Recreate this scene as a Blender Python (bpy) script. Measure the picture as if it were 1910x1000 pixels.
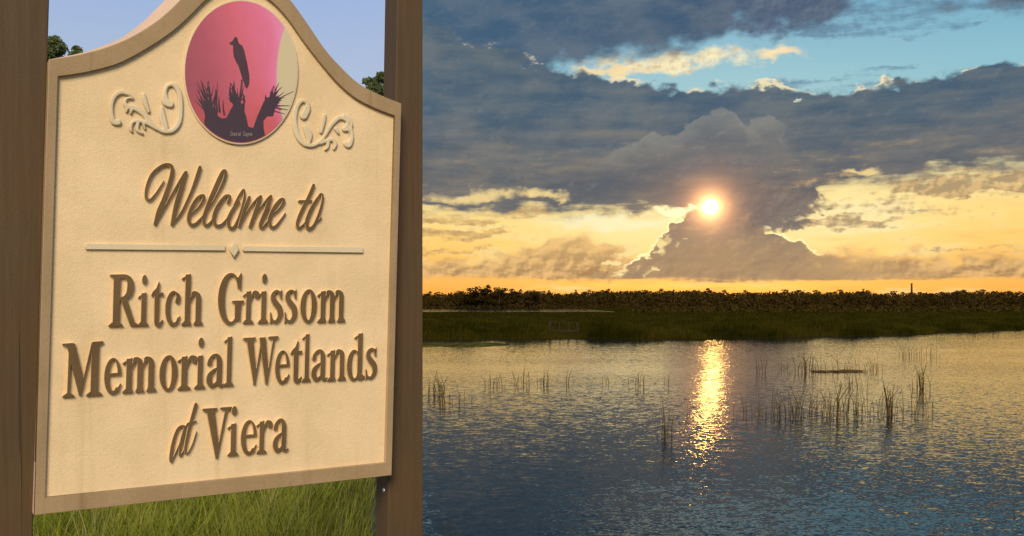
import bpy, bmesh, math, random
import numpy as np
from mathutils import Vector, Matrix

for o in list(bpy.data.objects):
    bpy.data.objects.remove(o)
SC = bpy.context.scene
COL = SC.collection
F = 1700.0            # focal length of the photograph in its own pixels (1910 wide)
PX, PY = 955.0, 562.0 # pixel of the optical axis / the true horizon
EYE = 2.6             # eye above the water; the bank is about 1.6 m below the eye
rad = math.radians

# ------------------------------------------------------------------ camera
cam_d = bpy.data.cameras.new('camera')
cam_d.sensor_width = 36.0
cam_d.lens = 36.0 * F / 1910.0
cam_d.shift_y = (PY - 500.0) / 1910.0
cam_d.clip_start = 0.05
cam_d.clip_end = 9000.0
cam = bpy.data.objects.new('camera', cam_d)
COL.objects.link(cam)
cam.location = (0, 0, EYE)
cam.rotation_euler = (rad(90), 0, 0)
SC.camera = cam

def lin(r, g, b):
    f = lambda c: (c / 255 / 12.92) if c / 255 <= 0.04045 else ((c / 255 + 0.055) / 1.055) ** 2.4
    return (f(r), f(g), f(b), 1.0)

def azel(px, py):
    a = math.degrees(math.atan((px - PX) / F))
    e = math.degrees(math.atan(-(py - PY) / math.hypot(F, px - PX)))
    return a, e

# ------------------------------------------------------------------ node expressions
class X:
    nt = None
    def __init__(s, sock): s.s = sock
    @staticmethod
    def put(node, i, v):
        if isinstance(v, X): X.nt.links.new(v.s, node.inputs[i])
        else: node.inputs[i].default_value = v
    @staticmethod
    def m(op, *a):
        n = X.nt.nodes.new('ShaderNodeMath'); n.operation = op
        for i, v in enumerate(a): X.put(n, i, v)
        return X(n.outputs[0])
    def __add__(s, o): return X.m('ADD', s, o)
    __radd__ = __add__
    def __sub__(s, o): return X.m('SUBTRACT', s, o)
    def __rsub__(s, o): return X.m('SUBTRACT', o, s)
    def __mul__(s, o): return X.m('MULTIPLY', s, o)
    __rmul__ = __mul__
    def __truediv__(s, o): return X.m('DIVIDE', s, o)
    def __pow__(s, o): return X.m('POWER', s, o)

def sstep(v, a, b):
    n = X.nt.nodes.new('ShaderNodeMapRange'); n.interpolation_type = 'SMOOTHSTEP'; n.clamp = True
    X.put(n, 0, v); X.put(n, 1, a); X.put(n, 2, b)
    return X(n.outputs[0])
def lstep(v, a, b):
    n = X.nt.nodes.new('ShaderNodeMapRange'); n.clamp = True
    X.put(n, 0, v); X.put(n, 1, a); X.put(n, 2, b)
    return X(n.outputs[0])
def comb(x, y, z):
    n = X.nt.nodes.new('ShaderNodeCombineXYZ')
    for i, v in enumerate((x, y, z)): X.put(n, i, v)
    return X(n.outputs[0])
def sep(v):
    n = X.nt.nodes.new('ShaderNodeSeparateXYZ'); X.put(n, 0, v)
    return [X(o) for o in n.outputs]
def noise(vec, scale=1.0, detail=5, rough=0.55, dist=0.0, color=False):
    n = X.nt.nodes.new('ShaderNodeTexNoise'); n.noise_dimensions = '3D'
    X.put(n, 'Vector', vec); X.put(n, 'Scale', scale); X.put(n, 'Detail', detail)
    X.put(n, 'Roughness', rough); X.put(n, 'Distortion', dist)
    return X(n.outputs[1 if color else 0])
def mix(f, a, b, mode='MIX'):
    n = X.nt.nodes.new('ShaderNodeMix'); n.data_type = 'RGBA'; n.blend_type = mode
    X.put(n, 0, f); X.put(n, 6, a); X.put(n, 7, b)
    return X(n.outputs[2])
def ramp(v, stops, interp='LINEAR'):
    n = X.nt.nodes.new('ShaderNodeValToRGB'); n.color_ramp.interpolation = interp
    el = n.color_ramp.elements
    while len(el) < len(stops): el.new(0.5)
    for e, (p, c) in zip(el, stops): e.position = p; e.color = c
    X.put(n, 0, v)
    return X(n.outputs[0])
def vmath(op, a, b=None, scale=None):
    n = X.nt.nodes.new('ShaderNodeVectorMath'); n.operation = op
    X.put(n, 0, a)
    if b is not None: X.put(n, 1, b)
    if scale is not None: X.put(n, 'Scale', scale)
    return X(n.outputs[1] if op in ('DOT_PRODUCT', 'LENGTH') else n.outputs[0])

# ------------------------------------------------------------------ world: sunset sky with cloud banks
SUN_AZ, SUN_EL = azel(1325, 386)
W = bpy.data.worlds.new('World'); SC.world = W; W.use_nodes = True
X.nt = W.node_tree; X.nt.nodes.clear()
tc = X.nt.nodes.new('ShaderNodeTexCoord')
D = X(tc.outputs['Generated'])
dx, dy, dz = sep(D)
AZ = X.m('ARCTAN2', dx, dy) * 57.29578
EL = X.m('ARCSINE', dz) * 57.29578
A0, A1, E0, E1 = -40.0, 60.0, -5.0, 35.0
AN = lstep(AZ, A0, A1)

def edge(pts):
    n = X.nt.nodes.new('ShaderNodeFloatCurve')
    mp = n.mapping; mp.extend = 'HORIZONTAL'
    cu = mp.curves[0]
    q = []
    for px, py in pts:
        a, e = azel(px, py); q.append(((a - A0) / (A1 - A0), (e - E0) / (E1 - E0)))
    while len(cu.points) < len(q): cu.points.new(0.5, 0.5)
    for p, (u, v) in zip(cu.points, q): p.location = (u, v); p.handle_type = 'AUTO_CLAMPED'
    mp.update()
    X.put(n, 'Value', AN)
    return X(n.outputs[0]) * (E1 - E0) + E0

def nz(sx, sy, seed, detail=5, rough=0.55, dist=0.0):   # centred noise of azimuth / elevation
    return noise(comb(AZr * sx, ELr * sy, seed), 1.0, detail, rough, dist) - 0.5

def blob(px, py, rx, ry, n, amp, lo=-0.12, hi=0.25):
    a, e = azel(px, py); k = 180 / math.pi / F
    u = (AZ - a) / (rx * k); v = (EL - e) / (ry * k)
    d = 1.0 - X.m('SQRT', u * u + v * v)
    return sstep(d + n * amp, lo, hi)

# turbulent warp: every cloud outline below is laid out in warped azimuth / elevation
wv = vmath('SUBTRACT', noise(comb(AZ * 0.42, EL * 0.75, 5.0), 1.0, 4, 0.5, 0.0, True), (0.5, 0.5, 0.5))
wx, wy, wz = sep(wv)
AZr, ELr = AZ, EL
AZ = AZ + wx * 3.8
EL = EL + wy * 2.5
AN = lstep(AZ, A0, A1)
n_big = nz(0.22, 0.5, 3.1, 4, 0.55)
n_mid = nz(0.55, 0.95, 11.7, 4, 0.55)
n_puff = nz(1.05, 1.45, 21.3, 3, 0.46)
n_str = nz(0.26, 1.7, 7.7, 5, 0.56)
n_fine = nz(2.1, 2.9, 33.0, 2, 0.5)
n_puff2 = noise(comb(AZr * 1.05 + 0.16, ELr * 1.45 - 0.20, 21.3), 1.0, 3, 0.46) - 0.5    # the same billows a step towards the sun
relief = n_puff - n_puff2                         # lit and shaded sides of the billows

dA = X.m('ABSOLUTE', AZr - SUN_AZ)
off = sstep(dA, 17.9, 20.2)                       # away from the sunset sector the sky is plain blue
inside = 1.0 - off
ER = lstep(ELr, -2.0, 28.0)
st = lambda e: (e + 2.0) / 30.0
warm = ramp(ER, [(0.0, lin(230, 140, 50)), (st(0.4), lin(246, 160, 66)), (st(1.6), lin(250, 184, 92)), (st(3.2), lin(250, 198, 106)),
                 (st(5.0), lin(252, 214, 126)), (st(6.3), lin(250, 222, 148)), (st(7.8), lin(200, 212, 180)),
                 (st(9.6), lin(146, 196, 202)), (st(13.5), lin(134, 192, 210)), (st(17.5), lin(108, 172, 204)), (1.0, lin(96, 152, 200))])
cool = ramp(ER, [(0.0, lin(190, 195, 205)), (st(1.0), lin(206, 208, 215)), (st(8), lin(188, 202, 224)), (st(13), lin(176, 194, 222)),
                 (st(18), lin(160, 184, 226)), (1.0, lin(138, 168, 222))])
clear = mix(off, warm, cool)
sky = X.nt.nodes.new('ShaderNodeTexSky'); sky.sky_type = 'NISHITA'; sky.sun_disc = False
sky.sun_elevation = rad(SUN_EL); sky.sun_rotation = rad(SUN_AZ); sky.altitude = 0
nish = vmath('SCALE', X(sky.outputs[0]), scale=0.09)
c = mix(0.08, clear, nish)
# brightening of the low gap near the sun
near = sstep(dA, 16.0, 3.0) * sstep(ELr, 8.0, 5.6) * sstep(ELr, 1.5, 4.5)
c = mix(near * 0.5, c, lin(255, 240, 186))
# streaking in the low gap
c = mix(sstep(n_str, 0.0, 0.2) * sstep(EL, 7.8, 5.5) * 0.5 * inside, c, lin(255, 234, 168))
c = mix(sstep(n_str, -0.02, -0.24) * sstep(EL, 6.5, 3.5) * 0.5 * inside, c, lin(236, 176, 100))

# sunlit cream clouds in the blue gap
m = blob(1235, 116, 200, 27, n_mid + n_fine * 0.25, 2.4, 0.0, 0.9)
c = mix(m * inside * 0.97, c, mix(sstep(relief, -0.2, 0.08), lin(226, 196, 148), lin(255, 240, 194)))
m = blob(1450, 92, 60, 13, n_mid, 1.6, 0.0, 0.8)
c = mix(m * 0.95, c, lin(255, 228, 176))
m = blob(1120, 132, 130, 16, n_puff, 3.0, 0.0, 0.7)
c = mix(m * inside * 0.85, c, lin(250, 222, 166))
# thin dark wisps in the blue gap
m = sstep(n_str + n_fine * 0.3 + blob(1620, 150, 200, 22, n_mid, 0.6) * 0.22 + blob(1720, 24, 260, 40, n_mid, 0.5) * 0.26, 0.14, 0.42)
c = mix(m * inside * 0.7, c, lin(98, 130, 154))

# upper cloud deck
topE = edge([(300, 60), (780, 170), (950, 162), (1050, 122), (1150, 108), (1270, 108), (1330, 90), (1370, 60), (1400, 60), (1480, 66), (1545, 50), (1575, 10), (1640, -6), (1720, 6), (1800, 8), (1910, 30), (2200, 40)])
h_top = EL - topE + n_mid * 2.2 + n_big * 1.6 + n_fine * 0.25
m = sstep(h_top, -0.35, 1.1) * sstep(ELr, 30, 21)
top_col = mix(sstep(n_big + n_mid * 0.5, -0.18, 0.2), lin(64, 86, 112), lin(102, 112, 124))
top_col = mix(sstep(AZr, 16, -6) * 0.4, top_col, lin(62, 96, 124))
top_col = mix(sstep(relief, 0.0, 0.3) * 0.2, top_col, lin(132, 138, 144))
c = mix(m * inside * 0.96, c, top_col)
m = blob(1470, 14, 120, 58, n_mid + n_fine * 0.15, 2.4, -0.1, 0.9)
c = mix(m * 0.9, c, mix(sstep(relief, -0.25, 0.3), lin(70, 88, 116), lin(106, 118, 136)))

# main dark bank
bankT = edge([(300, 60), (780, 40), (900, 80), (1000, 108), (1060, 128), (1150, 148), (1260, 166), (1330, 160), (1420, 160), (1475, 166), (1510, 180), (1600, 160), (1700, 145), (1800, 132), (1880, 118), (1910, 116), (2300, 100)])
bankB = edge([(300, 380), (780, 398), (900, 404), (1000, 406), (1150, 404), (1250, 394), (1310, 402), (1360, 428), (1430, 430), (1475, 420), (1502, 400), (1516, 372), (1545, 362), (1620, 350), (1750, 334), (1910, 312), (2300, 290)])
hT = bankT - EL + n_puff * 1.4 + n_fine * 0.35
hB = EL - bankB + n_str * 2.2 + n_fine * 0.3
mT = sstep(hT, -0.12, 0.40); mB = sstep(hB, -0.40, 0.75)
m = mT * mB * inside
bn = sstep(n_str * 0.8 + n_big * 0.9 + n_mid * 0.4, -0.28, 0.30)
bank_hi = mix(bn, lin(72, 96, 116), lin(106, 116, 122))
bank_lo = mix(bn, lin(96, 100, 106), lin(132, 124, 114))
bank_col = mix(sstep(EL, 12.5, 6.6), bank_hi, bank_lo)
bank_col = mix(sstep(n_str + n_fine * 0.2, 0.04, 0.26) * sstep(EL, 11.5, 8.5) * 0.45, bank_col, lin(152, 134, 116))
bank_col = mix(sstep(relief, 0.0, 0.3) * 0.22, bank_col, lin(150, 146, 140))
bank_col = mix(sstep(relief, 0.0, -0.3) * 0.22, bank_col, lin(80, 88, 100))
# thinner cloud close to the sun lets warm light through
bank_col = mix(sstep(dA, 8.0, 0.5) * sstep(ELr, 9.5, 5.5) * 0.4, bank_col, lin(160, 128, 104))
c = mix(m, c, bank_col)
# bright rims along the top and the underside of the bank
rimT = sstep(hT, -0.20, 0.02) * sstep(hT, 0.34, 0.08) * sstep(n_big + n_mid * 0.9, 0.0, 0.16)
c = mix(rimT * inside * 0.8, c, lin(255, 234, 184))
rimB = sstep(hB, -0.9, 0.0) * sstep(hB, 0.8, 0.05)
c = mix(rimB * inside * 0.5 * sstep(EL, 9.0, 7.6), c, lin(255, 226, 150))

# torn yellow openings inside the bank
for (px, py, rx, ry, am) in ((890, 361, 150, 15, 1.7), (1018, 362, 42, 16, 2.4), (1602, 318, 34, 9, 2.4), (1465, 366, 30, 8, 1.8)):
    q = blob(px, py, rx, ry, n_puff * 0.7 + n_fine * 0.4, am, 0.0, 0.9)
    c = mix(q * 0.85, c, lin(250, 220, 150) if px != 1465 else lin(200, 196, 150))

# lighter cumulus heads standing before the bank
puT = edge([(1040, 330), (1085, 306), (1135, 286), (1175, 262), (1205, 248), (1245, 250), (1285, 226), (1315, 206), (1345, 202), (1378, 214), (1394, 238), (1412, 218), (1436, 212), (1456, 226), (1466, 262), (1490, 330)])
hp = puT - (ELr * 0.75 + EL * 0.25) + n_fine * 0.5 + n_puff * 0.5
m = sstep(hp, -0.06, 0.22) * sstep(EL, azel(1300, 330)[1], azel(1300, 262)[1]) * sstep(AZr, azel(1075, 300)[0], azel(1170, 300)[0]) * sstep(AZr, azel(1480, 300)[0], azel(1440, 300)[0])
pcol = mix(sstep(hp, 0.1, 1.6), lin(152, 148, 138), lin(120, 118, 116))
c = mix(m * 0.5, c, mix(sstep(relief, 0.0, 0.3) * 0.4, pcol, lin(166, 160, 148)))

# brightest slots of the low gap, left and right of the sun under the bank
m = blob(1150, 412, 170, 20, n_str, 1.6, 0.0, 0.9)
c = mix(m * 0.75, c, lin(255, 247, 200))
m = blob(1600, 400, 150, 40, n_str, 1.6, 0.0, 0.9)
c = mix(m * 0.6, c, lin(255, 243, 190))
# small drifting clouds in the right-hand yellow gap
m = sstep(n_str * 1.1 + n_fine * 0.6 + blob(1650, 362, 260, 44, n_mid, 0.9) * 0.20 + blob(1570, 410, 90, 14, n_mid, 1.0) * 0.26 + blob(1860, 345, 140, 16, n_mid, 1.0) * 0.24 + blob(1885, 468, 90, 10, n_mid, 0.8) * 0.26, 0.12, 0.46)
c = mix(m * inside * sstep(AZr, 14.0, 17.5) * sstep(EL, 2.0, 3.0) * sstep(EL, 9.6, 8.2) * 0.85, c, mix(sstep(relief, -0.05, 0.1), lin(164, 138, 106), lin(214, 176, 122)))
# and streaks at the left
m = sstep(n_str * 1.1 + n_fine * 0.5 + blob(840, 438, 130, 13, n_mid, 1.0) * 0.24 + blob(820, 470, 90, 9, n_mid, 1.0) * 0.22 + blob(880, 402, 140, 16, n_mid, 1.0) * 0.24 + blob(900, 500, 110, 9, n_mid, 1.0) * 0.24, 0.08, 0.50)
c = mix(m * inside * sstep(AZr, 5.0, 1.0) * sstep(EL, 1.0, 1.6) * sstep(EL, 6.6, 5.6) * 0.9, c, lin(194, 152, 100))

# low warm cumulus along the horizon
lowT = edge([(600, 486), (780, 484), (850, 486), (900, 478), (960, 460), (1000, 452), (1060, 440), (1110, 440), (1150, 452), (1200, 470), (1500, 470), (1560, 476), (1610, 482), (1660, 470), (1700, 462), (1740, 482), (1850, 478), (1910, 468), (2200, 480)])
hl = lowT - EL + n_puff * 1.9 + n_mid * 1.0
lowB = edge([(600, 520), (900, 524), (1100, 527), (1600, 524), (1910, 521)])
mlow = sstep(hl, -0.2, 0.75) * sstep(ELr - lowB + n_str * 1.2 + n_fine * 0.3, -0.1, 0.3)
low_col = mix(sstep(relief * 1.2 + n_mid * 0.6, -0.20, 0.22), lin(168, 132, 92), lin(238, 190, 124))
low_col = mix(sstep(EL, 1.4, 3.6) * 0.45, low_col, lin(242, 200, 130))
c = mix(mlow * inside * 0.95, c, low_col)
rim = sstep(hl, -0.3, 0.1) * sstep(hl, 0.7, 0.2) * sstep(n_big + n_mid, -0.05, 0.25)
c = mix(rim * inside * 0.5, c, lin(255, 228, 156))

# dark shoulder of the bank hanging right of the sun
m = blob(1415, 388, 105, 44, n_puff * 0.8 + n_fine * 0.5, 1.5, -0.05, 0.22)
c = mix(m * 0.92, c, mix(sstep(relief, -0.25, 0.3), lin(112, 104, 102), lin(136, 122, 112)))
# big cumulus tower under the sun
twT = edge([(1040, 560), (1100, 528), (1150, 508), (1185, 486), (1212, 462), (1238, 438), (1262, 410), (1290, 390), (1330, 376), (1380, 390), (1424, 420), (1450, 432), (1480, 452), (1510, 468), (1550, 478), (1600, 488), (1660, 500), (1740, 520), (1800, 560)])
ht = twT - (ELr * 0.3 + EL * 0.7) + n_puff * 1.8 + n_fine * 0.5
soft = sstep(AZr, 15.5, 21.0) * 0.9 + sstep(AZr, 9.0, 5.0) * 0.35
mt = sstep(ht, -0.05 - soft, 0.16 + soft) * sstep(ELr - azel(1325, 522)[1] + n_str * 0.9, -0.08, 0.22)
tw_col = mix(sstep(ELr, 1.4, 5.4), lin(176, 144, 108), lin(132, 116, 106))
tw_col = mix(sstep(relief + n_mid * 0.35, 0.0, 0.22) * 0.30, tw_col, lin(206, 166, 118))
tw_col = mix(sstep(relief + n_mid * 0.35, 0.0, -0.22) * 0.25, tw_col, lin(128, 108, 94))
tw_col = mix(sstep(AZr, 16.5, 21.5) * 0.5, tw_col, lin(214, 172, 116))
c = mix(mt * 0.95, c, tw_col)
flank = sstep(AZr, azel(1292, 0)[0], azel(1262, 0)[0]) * sstep(AZr, azel(1130, 0)[0], azel(1170, 0)[0]) + sstep(AZr, azel(1420, 0)[0], azel(1440, 0)[0]) * sstep(AZr, azel(1545, 0)[0], azel(1515, 0)[0])
rim = sstep(ht, -0.30, 0.0) * sstep(ht, 0.22, 0.02) * flank * sstep(n_puff + n_mid * 0.6, -0.25, 0.0)
c = mix(rim * 0.95, c, (1.35, 1.05, 0.50, 1))
# torn bright holes at the left flank
for (px, py, rx, ry) in ((1240, 460, 34, 26), (1166, 468, 26, 26), (1150, 492, 46, 13), (1212, 502, 26, 11)):
    q = blob(px, py, rx, ry, n_puff * 0.7 + n_fine * 0.5, 3.4, 0.25, 0.8)
    c = mix(q * 0.85, c, (1.05, 0.80, 0.35, 1))
# bright slot from the sun to the left
m = blob(1262, 390, 90, 8, n_fine * 0.8, 2.2, 0.0, 0.8)
c = mix(m, c, (1.3, 1.05, 0.6, 1))

# sun and its aureole in the thin cloud
sv = (math.sin(rad(SUN_AZ)) * math.cos(rad(SUN_EL)), math.cos(rad(SUN_AZ)) * math.cos(rad(SUN_EL)), math.sin(rad(SUN_EL)))
ang = X.m('ARCCOSINE', X.m('MINIMUM', vmath('DOT_PRODUCT', D, sv), 0.9999999)) * 57.29578
g1 = X.m('EXPONENT', ang * (-1 / 0.46)) * 7.0
g2 = X.m('EXPONENT', ang * (-1 / 1.15)) * 0.36
c = mix(1.0, c, vmath('SCALE', (1.0, 0.46, 0.16), scale=g1), 'ADD')
c = mix(1.0, c, vmath('SCALE', (1.0, 0.34, 0.09), scale=g2), 'ADD')
disc = sstep(ang, 0.60, 0.10)
c = mix(1.0, c, vmath('SCALE', (1.0, 0.58, 0.13), scale=disc * disc * 75.0), 'ADD')
bg = X.nt.nodes.new('ShaderNodeBackground'); X.put(bg, 0, c); bg.inputs[1].default_value = 1.0
W.cycles.sampling_method = 'MANUAL'; W.cycles.sample_map_resolution = 1024
wo = X.nt.nodes.new('ShaderNodeOutputWorld'); X.nt.links.new(bg.outputs[0], wo.inputs[0])

# ------------------------------------------------------------------ the soft daylight that models the sign (from above, before it)
sun_d = bpy.data.lights.new('sun', 'SUN')
sun_d.energy = 3.4; sun_d.angle = rad(28); sun_d.color = (1.0, 0.90, 0.70)
sun = bpy.data.objects.new('sun', sun_d); COL.objects.link(sun)
ldir = Vector((0.02, 0.80, -0.56)).normalized()       # direction the light travels
sun.rotation_euler = ldir.to_track_quat('-Z', 'Y').to_euler()

cy = SC.cycles
cy.max_bounces = 4; cy.diffuse_bounces = 2; cy.glossy_bounces = 2; cy.transmission_bounces = 2; cy.volume_bounces = 0; cy.transparent_max_bounces = 4
vs = SC.view_settings
vs.view_transform = 'Standard'; vs.look = 'None'; vs.exposure = 0.0; vs.gamma = 1.0; vs.use_curve_mapping = False

# ------------------------------------------------------------------ materials
def material(name):
    m = bpy.data.materials.new(name); m.use_nodes = True
    X.nt = m.node_tree
    b = m.node_tree.nodes['Principled BSDF']
    return m, b
def pos():
    g = X.nt.nodes.new('ShaderNodeNewGeometry'); return X(g.outputs['Position'])
def objc():
    t = X.nt.nodes.new('ShaderNodeTexCoord'); return X(t.outputs['Object'])
def bump(h, dist, strength=1.0):
    n = X.nt.nodes.new('ShaderNodeBump'); X.put(n, 'Strength', strength); X.put(n, 'Distance', dist); X.put(n, 'Height', h)
    return X(n.outputs[0])
def scl(v, s): return vmath('MULTIPLY', v, s)

def mat_stucco(name, ca, cb, grain=260.0, depth=0.0016, rough=0.75, stain=0.0):
    m, b = material(name)
    p = objc()
    n1 = noise(p, 7.0, 5, 0.6); n2 = noise(p, grain, 4, 0.6); n3 = noise(scl(p, (1, 1, 1.4)), 75.0, 3, 0.6)
    cc = mix(sstep(n1 * 0.6 + n2 * 0.4, 0.34, 0.66), ca, cb)
    if stain:      # rain streaks and blotchy weathering
        stk = sstep(noise(scl(p, (26, 26, 1.1)), 1.0, 4, 0.6), 0.50, 0.74) * sstep(noise(p, 3.0, 3, 0.5), 0.40, 0.62)
        blo = sstep(noise(p, 14.0, 5, 0.65), 0.56, 0.74)
        cc = mix(stk * stain, cc, (ca[0] * 0.60, ca[1] * 0.55, ca[2] * 0.48, 1))
        cc = mix(blo * stain * 0.7, cc, (ca[0] * 0.72, ca[1] * 0.66, ca[2] * 0.58, 1))
    X.put(b, 'Base Color', cc)
    X.put(b, 'Roughness', rough); X.put(b, 'Specular IOR Level', 0.25)
    X.put(b, 'Normal', bump(n2 * 0.65 + n3 * 0.5, depth))
    return m
def mat_leaf(name, ca, cb, scale=1.5, trans=0.25):
    m, b = material(name)
    n = noise(pos(), scale, 3, 0.6)
    cc = mix(sstep(n, 0.38, 0.62), ca, cb)
    X.put(b, 'Base Color', cc); X.put(b, 'Roughness', 0.85); X.put(b, 'Specular IOR Level', 0.0)
    if trans:
        t = X.nt.nodes.new('ShaderNodeBsdfTranslucent'); X.put(t, 0, cc)
        ms = X.nt.nodes.new('ShaderNodeMixShader'); ms.inputs[0].default_value = trans
        X.nt.links.new(b.outputs[0], ms.inputs[1]); X.nt.links.new(t.outputs[0], ms.inputs[2])
        X.nt.links.new(ms.outputs[0], X.nt.nodes['Material Output'].inputs[0])
    return m

M = {}
M['panel'] = mat_stucco('cream_stucco', (0.74, 0.51, 0.255, 1), (0.86, 0.60, 0.325, 1), stain=0.30)
M['frame'] = mat_stucco('tan_frame_paint', (0.32, 0.205, 0.098, 1), (0.40, 0.258, 0.126, 1), 180.0, 0.0006, stain=0.55)
M['letter'] = mat_stucco('brown_letter_paint', (0.128, 0.072, 0.026, 1), (0.175, 0.100, 0.038, 1), 200.0, 0.0005, stain=0.4)
M['relief'] = mat_stucco('pale_relief_paint', (0.66, 0.50, 0.29, 1), (0.74, 0.57, 0.34, 1), 200.0, 0.0006)

def mat_post(axis_shift):
    m, b = material('brown_stained_wood')
    p = objc()
    g = noise(scl(p, (70, 70, 3.0)), 1.0, 6, 0.66, 0.6)
    f = noise(p, 160.0, 3, 0.6)
    x_, y_, z_ = sep(p)
    k = noise(scl(p, (60, 60, 0.9)), 1.0, 3, 0.5)
    crack = sstep(k, 0.30, 0.25)
    cc = mix(sstep(g, 0.3, 0.7), (0.076, 0.043, 0.016, 1), (0.098, 0.058, 0.022, 1))
    cc = mix(sstep(noise(p, 2.3, 3, 0.5), 0.4, 0.65) * 0.5, cc, (0.115, 0.052, 0.018, 1))
    cc = mix(crack * 0.6, cc, (0.04, 0.02, 0.01, 1))
    X.put(b, 'Base Color', cc); X.put(b, 'Roughness', 0.7); X.put(b, 'Specular IOR Level', 0.3)
    X.put(b, 'Normal', bump(g * 0.7 + f * 0.5 - crack * 0.8, 0.0014))
    return m
M['post'] = mat_post(0)

m, b = material('screw_metal'); X.put(b, 'Base Color', (0.6, 0.6, 0.58, 1)); X.put(b, 'Metallic', 0.6); X.put(b, 'Roughness', 0.4); M['screw'] = m

# print of the medallion: pink dusk with a pale setting sun (object coordinates set up below)
def mat_print(cx, cy):
    m, b = material('medallion_print')
    at = X.nt.nodes.new('ShaderNodeUVMap')
    u, v, _ = sep(X(at.outputs[0]))
    n = noise(comb(u, v, 2.0), 7.0, 4, 0.6)
    t = u * 0.85 + (v - 0.5) * 0.28 + (n - 0.5) * 0.16
    cc = ramp(lstep(t, -0.1, 0.95), [(0.0, (0.32, 0.082, 0.098, 1)), (0.3, (0.45, 0.100, 0.130, 1)), (0.55, (0.66, 0.14, 0.175, 1)), (0.78, (0.76, 0.18, 0.29, 1)), (1.0, (0.82, 0.32, 0.48, 1))])
    lowr = sstep(v + (n - 0.5) * 0.2, 0.42, 0.12)
    cc = mix(lowr * 0.7, cc, (0.55, 0.095, 0.085, 1))
    dd = X.m('SQRT', (u - 1.30) * (u - 1.30) + (v - 0.475) * (v - 0.475) * 0.60)
    halo = sstep(dd, 0.58, 0.44)
    cc = mix(halo * 0.6, cc, (0.78, 0.26, 0.46, 1))
    sn = sstep(dd, 0.497, 0.480)
    cc = mix(sn, cc, (0.64, 0.50, 0.29, 1))
    X.put(b, 'Base Color', cc); X.put(b, 'Roughness', 0.55); X.put(b, 'Specular IOR Level', 0.2)
    return m
M['print'] = mat_print(0, 0)
m, b = material('silhouette_print'); X.put(b, 'Base Color', mix(noise(objc(), 40.0, 3), (0.040, 0.020, 0.026, 1), (0.062, 0.028, 0.036, 1))); X.put(b, 'Roughness', 0.6); M['silh'] = m
m, b = material('feather_print'); X.put(b, 'Base Color', mix(noise(objc(), 30.0, 2), (0.060, 0.022, 0.028, 1), (0.085, 0.030, 0.036, 1))); X.put(b, 'Roughness', 0.6); M['feather'] = m
m, b = material('credit_print'); X.put(b, 'Base Color', (0.20, 0.145, 0.12, 1)); X.put(b, 'Roughness', 0.6); M['credit'] = m

def mat_water():
    m, b = material('lake_water')
    p = pos()
    w = noise(scl(p, (0.045, 0.16, 1)), 1.0, 3, 0.5)                # gusts: rougher and calmer patches
    gust = sstep(w, 0.34, 0.64) * 0.45 + 0.70
    a = vmath('SUBTRACT', noise(scl(p, (2.2, 4.5, 1)), 1.0, 2, 0.5, 0.3, True), (0.5, 0.5, 0.5))
    f = vmath('SUBTRACT', noise(scl(p, (5.5, 9.5, 1)), 1.0, 2, 0.5, 0.5, True), (0.5, 0.5, 0.5))
    h = vmath('SUBTRACT', noise(scl(p, (17.0, 24.0, 1)), 1.0, 1, 0.5, 0.0, True), (0.5, 0.5, 0.5))
    s = vmath('ADD', vmath('ADD', vmath('MULTIPLY', a, (0.05, 0.045, 0)), vmath('MULTIPLY', f, (0.36, 0.125, 0))), vmath('MULTIPLY', h, (0.30, 0.095, 0)))
    s = vmath('MULTIPLY', s, comb(gust, gust, 0.0))
    n = vmath('NORMALIZE', vmath('ADD', s, (0, 0, 1)))
    X.put(b, 'Base Color', (0.003, 0.009, 0.013, 1)); X.put(b, 'Roughness', 0.06); X.put(b, 'IOR', 1.333)
    X.put(b, 'Normal', n)
    return m
M['water'] = mat_water()

m, b = material('bank_soil'); p = pos()
X.put(b, 'Base Color', mix(sstep(noise(p, 1.2, 5, 0.6), 0.4, 0.62), (0.035, 0.045, 0.012, 1), (0.075, 0.08, 0.02, 1))); X.put(b, 'Roughness', 0.9)
X.put(b, 'Normal', bump(noise(p, 14.0, 4), 0.04)); M['bank'] = m
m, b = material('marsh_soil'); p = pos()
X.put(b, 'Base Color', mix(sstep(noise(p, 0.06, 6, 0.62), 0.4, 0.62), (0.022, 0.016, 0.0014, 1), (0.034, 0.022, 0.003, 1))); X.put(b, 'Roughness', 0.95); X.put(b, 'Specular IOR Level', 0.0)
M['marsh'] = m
M['grass'] = mat_leaf('bank_grass_blades', (0.155, 0.172, 0.016, 1), (0.30, 0.275, 0.042, 1), 2.2, 0.3)
M['straw'] = mat_leaf('dry_grass_stalks', (0.24, 0.20, 0.075, 1), (0.34, 0.27, 0.12, 1), 3.0, 0.2)
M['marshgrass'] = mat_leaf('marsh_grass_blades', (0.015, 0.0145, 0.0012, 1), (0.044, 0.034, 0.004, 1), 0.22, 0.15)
M['reed'] = mat_leaf('reed_stems', (0.055, 0.032, 0.009, 1), (0.125, 0.074, 0.022, 1), 1.5, 0.0)
M['leaf_near'] = mat_leaf('broad_tree_leaves', (0.10, 0.125, 0.045, 1), (0.20, 0.225, 0.09, 1), 0.8, 0.35)
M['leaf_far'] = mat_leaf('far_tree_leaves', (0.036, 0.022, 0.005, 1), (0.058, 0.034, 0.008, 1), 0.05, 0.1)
m, b = material('tree_bark'); p = pos(); X.put(b, 'Base Color', mix(noise(scl(p, (8, 8, 1.2)), 1.0, 5), (0.045, 0.03, 0.018, 1), (0.11, 0.075, 0.045, 1))); X.put(b, 'Roughness', 0.9); M['bark'] = m
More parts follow.
